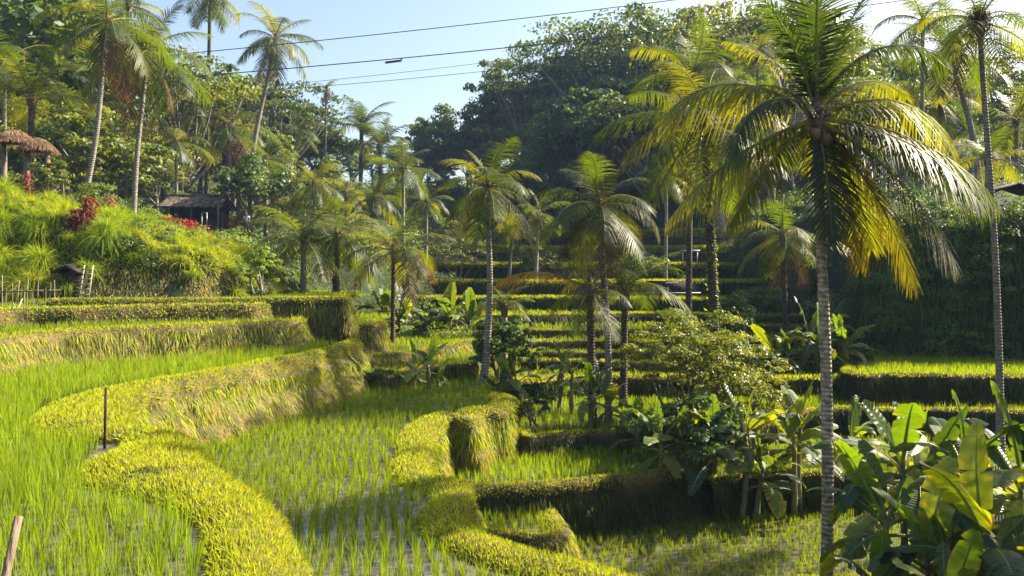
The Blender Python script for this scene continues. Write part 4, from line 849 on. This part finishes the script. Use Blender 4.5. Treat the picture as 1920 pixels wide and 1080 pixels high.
tag(obj('cliff_creepers', mb.mesh('cliff_creepers'), M['grass']), "dark hanging grass and creepers on the shaded right bank", "creepers", kind='stuff')

# ------------------------------------------------------------ buildings and small things
def box(mb, c, s, rot=None):
    c = np.array(c, float); s = np.array(s, float) / 2
    V = np.array([[x, y, z] for x in (-1, 1) for y in (-1, 1) for z in (-1, 1)], float) * s
    if rot is not None: V = V @ np.array(Matrix.Rotation(rot[0], 3, rot[1])).T
    mb.add(V + c, [[0, 1, 3, 2], [4, 6, 7, 5], [0, 4, 5, 1], [2, 3, 7, 6], [0, 2, 6, 4], [1, 5, 7, 3]], np.zeros(3))
def part(name, fn, mat, parent, smooth=False):
    mb = MB(); fn(mb); return obj(name, mb.mesh(name, smooth), M[mat], parent)
def rod(mb, a, b, r, n=6, r2=None):
    V, F, F3 = tube([a, ((np.array(a) + np.array(b)) / 2), b], [r, (r + (r2 or r)) / 2, r2 or r], n); mb.add(V, F, np.zeros(3), F3)
for k_, c_ in dict(red=(.28, .02, .015), dkshirt=(.05, .06, .08), ltshirt=(.45, .47, .5), trousers=(.02, .022, .03), hair=(.012, .01, .01), teal=(.1, .5, .45)).items(): M[k_] = flat_mat(k_ + "_cloth", c_, .8, .2)
# hut
D_ = 62.0; hb = at(372, 437, D_); hz = hb.z; hut = empty('hut', (hb.x, hb.y, hz)); tag(hut, "small open-fronted hut with a mossy tiled roof on the left hillside", "hut")
part('floor', lambda m: box(m, (0, 0, -1.0), (4.5, 3.2, 2.2)), 'ground', hut)
part('wall', lambda m: (box(m, (0, 1.3, 1.05), (3.9, .12, 2.0)), box(m, (-1.9, .3, 1.05), (.12, 1.9, 2.0)), box(m, (1.9, .3, .8), (.12, 1.9, 1.5)), box(m, (1.35, -.55, .55), (.9, .1, 1.0))), 'darkwood', hut)
for xx in (-1.95, -.1, 1.95): part('post', lambda m: box(m, (xx, -1.15, 1.05), (.12, .12, 2.0)), 'wood', hut)
def roofm(m):
    n = 26; us = np.linspace(0, 1, n); G = []
    for j, v in enumerate(np.linspace(0, 1, 9)):
        y = -1.75 + 1.75 * v; zz = 1.95 + .95 * v; hw = 2.45 - .28 * v
        G.append(np.stack([(us * 2 - 1) * hw, np.full(n, y), zz + .05 * noi(us * 9, v * 6, 3, .6) + .03 * (np.arange(n) % 2)], 1))
    G = np.stack(G); 
    for sgn in (1, -1):
        H = G.copy(); H[..., 1] *= sgn; k = (np.arange(8)[:, None] * n + np.arange(n - 1)).ravel(); m.add(H, np.stack([k, k + 1, k + n + 1, k + n], 1), np.zeros(3))
        Lw = H.copy(); Lw[..., 2] -= .12; m.add(Lw, np.stack([k, k + n, k + n + 1, k + 1], 1), np.zeros(3))
    box(m, (0, 0, 2.93), (4.4, .16, .10)); box(m, (0, -1.75, 1.90), (4.9, .06, .10))
part('roof', roofm, 'roof', hut)
part('bench', lambda m: (box(m, (-.9, -.3, .55), (1.5, .5, .06)), box(m, (-1.5, -.3, .27), (.08, .4, .5)), box(m, (-.3, -.3, .27), (.08, .4, .5))), 'wood', hut)
part('window_frame', lambda m: (box(m, (.62, -.9, 1.0), (.05, .05, 1.0)), box(m, (1.0, -.9, 1.0), (.05, .05, 1.0)), box(m, (.81, -.9, 1.52), (.43, .05, .05))), 'white', hut)
part('lantern', lambda m: box(m, (-1.35, -1.0, 1.35), (.18, .18, .18), (.5, 'Z')), 'teal', hut)
# lawn steps
for i in range(4):
    g = at(424 + 6 * i, 438 + 11 * i, 60.5 - 1.6 * i)
    mb = MB(); box(mb, (g.x, g.y, g.z - 1.2), (4.6 - .2 * i, 1.75, 2.4)); n = 2600
    px_ = rng.uniform(-2.3, 2.3, n); py_ = rng.uniform(-.9, .9, n); Pt = np.stack([g.x + px_, g.y + py_, np.full(n, g.z)], 1)
    o = obj('lawn_step', mb.mesh('lawn_step'), M['ground']); tag(o, kind='structure', label="grassed step of the small lawn below the hut", cat="lawn")
    fr = np.stack([g.x + px_, np.full(n, g.y - .88), g.z - rng.random(n) * .5], 1)
    m2 = MB(); m2.add(*ribbons(np.concatenate([Pt, fr]), rng.normal(0, .3, (2 * n, 3)) + [0, -.3, 1], .12, .03, .4, np.array([.03, .10, .025]) * rng.uniform(.7, 1.3, (2 * n, 1)), 2))
    tag(obj('lawn_grass', m2.mesh('lawn_grass'), M['grass']), "short dark green lawn grass below the hut", "grass", kind='stuff')
# thatched parasols
def parasol(px, py, d, w_, label):
    c = at(px, py, d); x, y = c.x, c.y; zb = gz(x, y) + ZC; r = empty('thatched_parasol', (x, y, zb)); tag(r, label, 'thatched parasol'); h = c.z - zb
    for sx in (-1, 1): part('post', lambda m: rod(m, (sx * w_ * .28, 0, -.2), (sx * w_ * .28, 0, h - .1), .11), 'wood', r)
    def cone(m):
        a = np.linspace(0, 2 * pi, 25)[:-1]; rings = []
        for t in np.linspace(0, 1, 7): rings.append(np.stack([np.cos(a) * w_ * .5 * t ** .8, np.sin(a) * w_ * .4 * t ** .8, h + .48 - .62 * t ** 1.4 + 0 * a], 1))
        Gc = np.stack(rings); j = np.arange(24); F = [np.stack([i * 24 + j, i * 24 + (j + 1) % 24, (i + 1) * 24 + (j + 1) % 24, (i + 1) * 24 + j], 1) for i in range(6)]
        m.add(Gc, np.concatenate(F), np.zeros(3))
    part('thatch_roof', cone, 'thatch', r)
    q = rng; n = 1500; a = q.uniform(0, 2 * pi, n); t = q.uniform(.3, 1, n); P_ = np.stack([np.cos(a) * w_ * .5 * t ** .8, np.sin(a) * w_ * .4 * t ** .8, h + .50 - .62 * t ** 1.4], 1)
    mb = MB(); mb.add(*ribbons(P_, np.stack([np.cos(a), np.sin(a), -.75 + 0 * a], 1) + q.normal(0, .08, (n, 3)), .24, .035, .2, np.array([.24, .155, .09]) * q.uniform(.6, 1.3, (n, 1)), 2)); obj('thatch_fringe', mb.mesh('thatch_fringe'), M['dry'], r)
parasol(28, 262, 38, 1.9, "thatched parasol on posts at the left edge, the left one of two"); parasol(70, 277, 37, 1.7, "thatched parasol on posts at the left edge, the right lower one of two")
# shelter roof on the right bank
g = at(1885, 362, 36); zb = gz(g.x, g.y) + ZC; sh = empty('shelter', (g.x, g.y, zb)); tag(sh, "small dark-roofed shelter on top of the right bank at the picture edge", "shelter"); hh = g.z - zb
for sx in (-.8, .9): part('post', lambda m: rod(m, (sx, 0, -.2), (sx, 0, hh), .06), 'wood', sh)
part('roof', lambda m: (box(m, (-.5, 0, hh + .14), (1.25, 1.6, .08), (R(-20), 'Y')), box(m, (.62, 0, hh + .16), (1.2, 1.6, .08), (R(18), 'Y'))), 'darkwood', sh)
# red-leaved plants
def redplant(px, py, d, h, w_, label, cols, nleaf=260, seed=0, zb=None):
    c = at(px, py, d); z = gz(c.x, c.y) + ZC if zb is None else zb; r = empty('red_leaved_plant', (c.x, c.y, z)); tag(r, label, 'shrub'); q = np.random.default_rng(seed)
    part('stem', lambda m: [rod(m, (q.normal(0, .05), 0, -.1), (q.normal(0, w_ * .25), q.normal(0, .1), h * .8), .03, 5, .012) for _ in range(5)], 'wood', r)
    P_ = np.stack([q.normal(0, w_ * .28, nleaf), q.normal(0, w_ * .25, nleaf), h * (.25 + .7 * q.random(nleaf))], 1); mb = MB()
    mb.add(*ribbons(P_, q.normal(0, .8, (nleaf, 3)) + [0, 0, .7], .28, .07, .6, np.array(cols)[q.integers(0, len(cols), nleaf)] * q.uniform(.7, 1.3, (nleaf, 1)), 3, shape=.6)); obj('foliage', mb.mesh('foliage'), M['grass'], r)
RD = ((.22, .01, .03), (.14, .01, .02), (.32, .03, .06))
redplant(322, 425, 38, .85, 1.0, "dark red cordyline bush at the left corner of the hut", RD, seed=1, zb=at(320, 441, 38).z)
redplant(348, 425, 38, .8, 1.0, "crimson bush in front of the hut's left post", RD, seed=2, zb=at(345, 444, 38).z)
redplant(370, 432, 37.5, .7, .9, "crimson bush sloping down in front of the hut", RD, seed=3, zb=at(368, 450, 37.5).z)
redplant(440, 420, 63, 1.3, 2.0, "orange-brown shrub between the hut and the standing person", ((.30, .10, .04), (.35, .2, .08)), seed=4, zb=at(440, 433, 63).z - .2)
redplant(166, 440, 31, 1.25, .5, "tall red-brown ti plant on the left slope", ((.13, .03, .02), (.17, .06, .03)), seed=5)
redplant(150, 455, 30.8, .9, .7, "dark purple ti plant beside the tall red one", ((.09, .015, .03), (.12, .02, .03)), seed=6)
redplant(52, 335, 33.5, 1.2, .4, "small orange-red plant below the thatched parasols", ((.28, .05, .02), (.15, .02, .02)), 70, seed=7)
redplant(205, 352, 36, 1.0, .5, "low pinkish plant behind the left slope", ((.2, .07, .07), (.15, .04, .04)), 60, seed=8)
# people (tiny in the view)
def skin_obj(name, verts, edges, rad, mat, parent=None, root=0, sub=1):
    me = bpy.data.meshes.new(name); me.from_pydata([tuple(v) for v in verts], edges, []); me.update(); o = bpy.data.objects.new(name, me); col.objects.link(o)
    md = o.modifiers.new('skin', 'SKIN'); md.use_smooth_shade = True
    for i, r_ in enumerate(rad): me.skin_vertices[0].data[i].radius = r_ if isinstance(r_, tuple) else (r_, r_)
    me.skin_vertices[0].data[root].use_root = True
    s_ = o.modifiers.new('sub', 'SUBSURF'); s_.levels = s_.render_levels = sub; me.materials.append(M[mat])
    if parent: o.parent = parent
    return o
def person(px, py, d, label, shirt, legs, rz=0, zb=None):
    c = at(px, py, d); c.z = c.z if py else gz(c.x, c.y) + ZC; r = empty('person', (c.x, c.y, c.z), rz); tag(r, label, 'person')
    hip = (0, 0, .92); J = [hip, (0, 0, 1.18), (0, -.01, 1.40), (0, -.01, 1.50), (0, -.03, 1.60), (0, -.03, 1.70),
        (.17, 0, 1.40), (.24, .03, 1.14), (.20, -.10, .92), (.19, -.15, .86), (-.17, 0, 1.40), (-.25, .04, 1.15), (-.24, -.06, .90), (-.23, -.10, .83),
        (.10, 0, .86), (.11, -.03, .48), (.12, .03, .08), (.13, -.12, .04), (-.10, 0, .86), (-.12, .01, .48), (-.13, .04, .08), (-.14, -.11, .04)]
    E = [(0, 1), (1, 2), (2, 3), (3, 4), (4, 5), (2, 6), (6, 7), (7, 8), (8, 9), (2, 10), (10, 11), (11, 12), (12, 13), (0, 14), (14, 15), (15, 16), (16, 17), (0, 18), (18, 19), (19, 20), (20, 21)]
    Rr = [.12, .115, .12, .05, .085, .075, .055, .042, .03, .035, .055, .042, .03, .035, .085, .055, .04, .035, .085, .055, .04, .035]
    skin_obj('body', J, E, Rr, 'skin', r)
    skin_obj('shirt', [(0, 0, .90), (0, 0, 1.18), (0, 0, 1.40), (.18, 0, 1.39), (.235, .02, 1.22), (-.18, 0, 1.39), (-.24, .03, 1.22)], [(0, 1), (1, 2), (2, 3), (3, 4), (2, 5), (5, 6)], [.145, .14, .135, .075, .065, .075, .065], shirt, r)
    skin_obj('trousers', [(0, 0, .92), (.10, 0, .84), (.11, -.03, .48), (.12, .03, .12), (-.10, 0, .84), (-.12, .01, .48), (-.13, .04, .12)], [(0, 1), (1, 2), (2, 3), (0, 4), (4, 5), (5, 6)], [.135, .10, .072, .06, .10, .072, .06], legs, r)
    skin_obj('hair', [(0, .01, 1.66), (0, .0, 1.74)], [(0, 1)], [.095, .08], 'hair', r); return r
person(462, 440, 61, "standing person in a pale shirt and dark trousers beside the hut lawn", 'ltshirt', 'trousers')
red_person = person(628, 0, 37.5, "small person in red clothing at the right end of the top left terrace", 'red', 'dkshirt', 2.6)
red_person.scale = (.78,) * 3
# posts and poles
def stick(name, label, cat, a, b, r1, r2, mat='wood'):
    o = part(name, lambda m: rod(m, (0, 0, 0), tuple(np.array(b) - np.array(a)), r1, 7, r2), mat, None, True); o.location = a; tag(o, label, cat); return o
p = gp(196, 828, 2.5 * -1); stick('wooden_stake', "thin dark upright stake standing in the left rice paddy", "stake", (p[0], p[1], ZC - 2.7), (p[0] + .02, p[1], ZC - 2.5 + .80), .022, .018, 'darkwood')
c0 = at(2, 1120, 4.2); c1 = at(35, 968, 4.3); stick('bamboo_pole', "short cut pole leaning at the bottom left corner", "pole", tuple(c0 + (c0 - c1) * 1.6), tuple(c1), .024, .022, 'wood')
for i, (a, b, d) in enumerate([((18, 610), (42, 560), 25), ((46, 612), (24, 568), 25), ((8, 606), (36, 590), 24.6)]):
    stick('leaning_branch', ["pale branch leaning right at the end of the second left terrace", "pale branch leaning left across the first", "low grey branch lying below the crossed branches"][i], "branch", tuple(at(*a, d)), tuple(at(*b, d + .4)), .035, .02, 'palebamboo')
# stake fence at the far left
fn = empty('stake_fence', at(20, 600, 26.3)); tag(fn, "rough fence of thin upright sticks at the left edge of the terraces", "fence")
for i in range(16):
    t = i / 15; x = t * 2.6 - 1.2; part('stake', lambda m: rod(m, (x, .1 * sin(i * 3), -.4), (x + .05 * sin(i * 5), .1, 1.2 + .35 * sin(i * 2.7)), .025, 5, .016), 'wood', fn)
for zz in (.4, .9): part('rail', lambda m: rod(m, (-1.4, .03, zz), (1.6, .03, zz + .08), .025, 5), 'wood', fn)
# small shed and ladder in the slope
sb = at(128, 557, 28.9); sd_ = empty('shed', (sb.x, sb.y, sb.z), 0, .85); tag(sd_, "tiny dark wooden shed dug into the left slope", "shed")
part('wall', lambda m: (box(m, (0, .35, .55), (.95, .5, 1.1)), [box(m, (0, .08, .1 + .14 * i), (.9, .03, .09)) for i in range(6)]), 'darkwood', sd_)
part('roof', lambda m: (box(m, (-.28, .2, 1.2), (.72, 1.0, .07), (R(-28), 'Y')), box(m, (.28, .2, 1.2), (.72, 1.0, .07), (R(28), 'Y'))), 'darkwood', sd_)
lb_ = at(156, 558, 28.3); ld = empty('bamboo_ladder', (lb_.x, lb_.y, lb_.z)); tag(ld, "pale bamboo ladder leaning on the slope beside the tiny shed", "ladder")
for sx in (-.16, .18): part('rail', lambda m: rod(m, (sx, 0, -.1), (sx * .9, .35, 1.15), .03, 6), 'palebamboo', ld)
for i in range(6): part('rung', lambda m: rod(m, (-.17, .03 + .05 * i, .1 + .18 * i), (.18, .03 + .05 * i, .12 + .18 * i), .02, 5), 'palebamboo', ld)
# overhead cables
def cable(label, a, b, d0, d1, r, sag, ext=1.0):
    A = at(*a, d0); B = at(*b, d1); A2 = A + (A - B) * ext; B2 = B + (B - A) * ext; P_ = []
    for i in range(41):
        t = i / 40; p_ = A2.lerp(B2, t); p_.z -= sag * 4 * t * (1 - t) - sag * .9; P_.append(p_)
    V, F, F3 = tube(P_, r, 6); o = obj('overhead_cable', mesh_np('overhead_cable', V, F, None, F3, True), M['cable']); tag(o, label, 'cable'); return o
cable("uppermost dark overhead cable crossing the sky", (600, 76), (1280, -2), 60, 64, .032, .8)
cb = cable("second overhead cable, carrying a dark splice box", (560, 131), (1640, 12), 58, 62, .036, .8, .4)
cable("third overhead cable, thinner and pale, below the splice", (600, 152), (905, 118), 80, 84, .022, .5)
cable("lowest thin overhead cable just above the feathery palms", (600, 162), (905, 134), 80, 84, .026, .5)
s0 = at(722, 117.5, 58.6); s1 = at(753, 113.5, 58.7); o = part('cable_splice', lambda m: (rod(m, (0, 0, 0), tuple(s1 - s0), .085, 8), rod(m, tuple((s1 - s0) * .95), tuple((s1 - s0) * 1.02 + Vector((0, 0, .16))), .05, 6)), 'cable', None); o.location = s0; tag(o, "dark splice box clamped on the second overhead cable", "cable box")
# word sign
sg = at(1238, 549, 50); sn = empty('word_sign', sg); tag(sn, "white letter sign reading BALI on a thin white shelf across the valley", "sign")
part('shelf', lambda m: box(m, (.7, 0, 0), (3.6, .3, .05)), 'white', sn)
part('post', lambda m: (box(m, (-.8, .2, -.45), (.08, .08, .9)), box(m, (2.2, .2, -.45), (.08, .08, .9))), 'darkwood', sn)
part('back_panel', lambda m: box(m, (.6, .18, .32), (2.9, .06, .85)), 'darkwood', sn)
def word(txt, size, x, z, nm):
    cu = bpy.data.curves.new(nm, 'FONT'); cu.body = txt; cu.size = size; cu.extrude = .02; cu.align_x = 'CENTER'; cu.space_character = 1.25
    t = bpy.data.objects.new(nm, cu); col.objects.link(t); dg = bpy.context.evaluated_depsgraph_get(); me = bpy.data.meshes.new_from_object(t.evaluated_get(dg)); bpy.data.objects.remove(t)
    o = obj(nm, me, None, sn); me.materials.clear(); me.materials.append(M['white']); o.location = (x, -.02, z); o.rotation_euler = (R(90), 0, 0); return o
for i, ch in enumerate("BALI"): word(ch, .46, -.42 + .30 * i, .06, 'letter')
part('script_line', lambda m: [rod(m, (.35 + .09 * i, .1, .58 + .03 * (i % 2)), (.42 + .09 * i, .1, .62 + .02 * (i % 3) + .008 * i), .022, 5) for i in range(9)], 'white', sn)
gt = at(1294, 470, 78); o = part('sheet_roof', lambda m: (box(m, (0, 0, 0), (1.6, 1.4, .1)), box(m, (-.7, 0, -.8), (.08, .08, 1.6)), box(m, (.7, 0, -.8), (.08, .08, 1.6))), 'white', None); o.location = gt; tag(o, "pale flat sheet roof on posts far across the valley", "shelter roof")

# ------------------------------------------------------------ haze
hz_ = bpy.data.meshes.new('haze'); import bmesh
bm = bmesh.new(); bmesh.ops.create_cube(bm, size=1); bm.to_mesh(hz_); bm.free()
ho = bpy.data.objects.new('haze', hz_); col.objects.link(ho); ho.scale = (1100, 900, 92); ho.location = (0, 300, 44)
tag(ho, "thin blue morning haze filling the valley", "haze", kind='stuff')
m = bpy.data.materials.new('haze_air'); m.use_nodes = True; t = m.node_tree; t.nodes.clear(); out = t.nodes.new('ShaderNodeOutputMaterial'); v = t.nodes.new('ShaderNodeVolumePrincipled')
v.inputs['Color'].default_value = (.42, .62, 1, 1); v.inputs['Density'].default_value = .00028; v.inputs['Anisotropy'].default_value = .0
t.links.new(v.outputs[0], out.inputs['Volume']); hz_.materials.append(m)

# forest trees that would read the same are told apart by depth
same = {}
for o in col.objects:
    if o.parent is None and o.get('group', '').startswith('forest trees'): same.setdefault(o['label'], []).append(o)
for lb, oo in same.items():
    if len(oo) > 1:
        oo.sort(key=lambda o: o.location.y)
        for i, o in enumerate(oo): o['label'] = ('nearer ' if i == 0 else 'farther ' if i == len(oo) - 1 else 'middle ') + lb
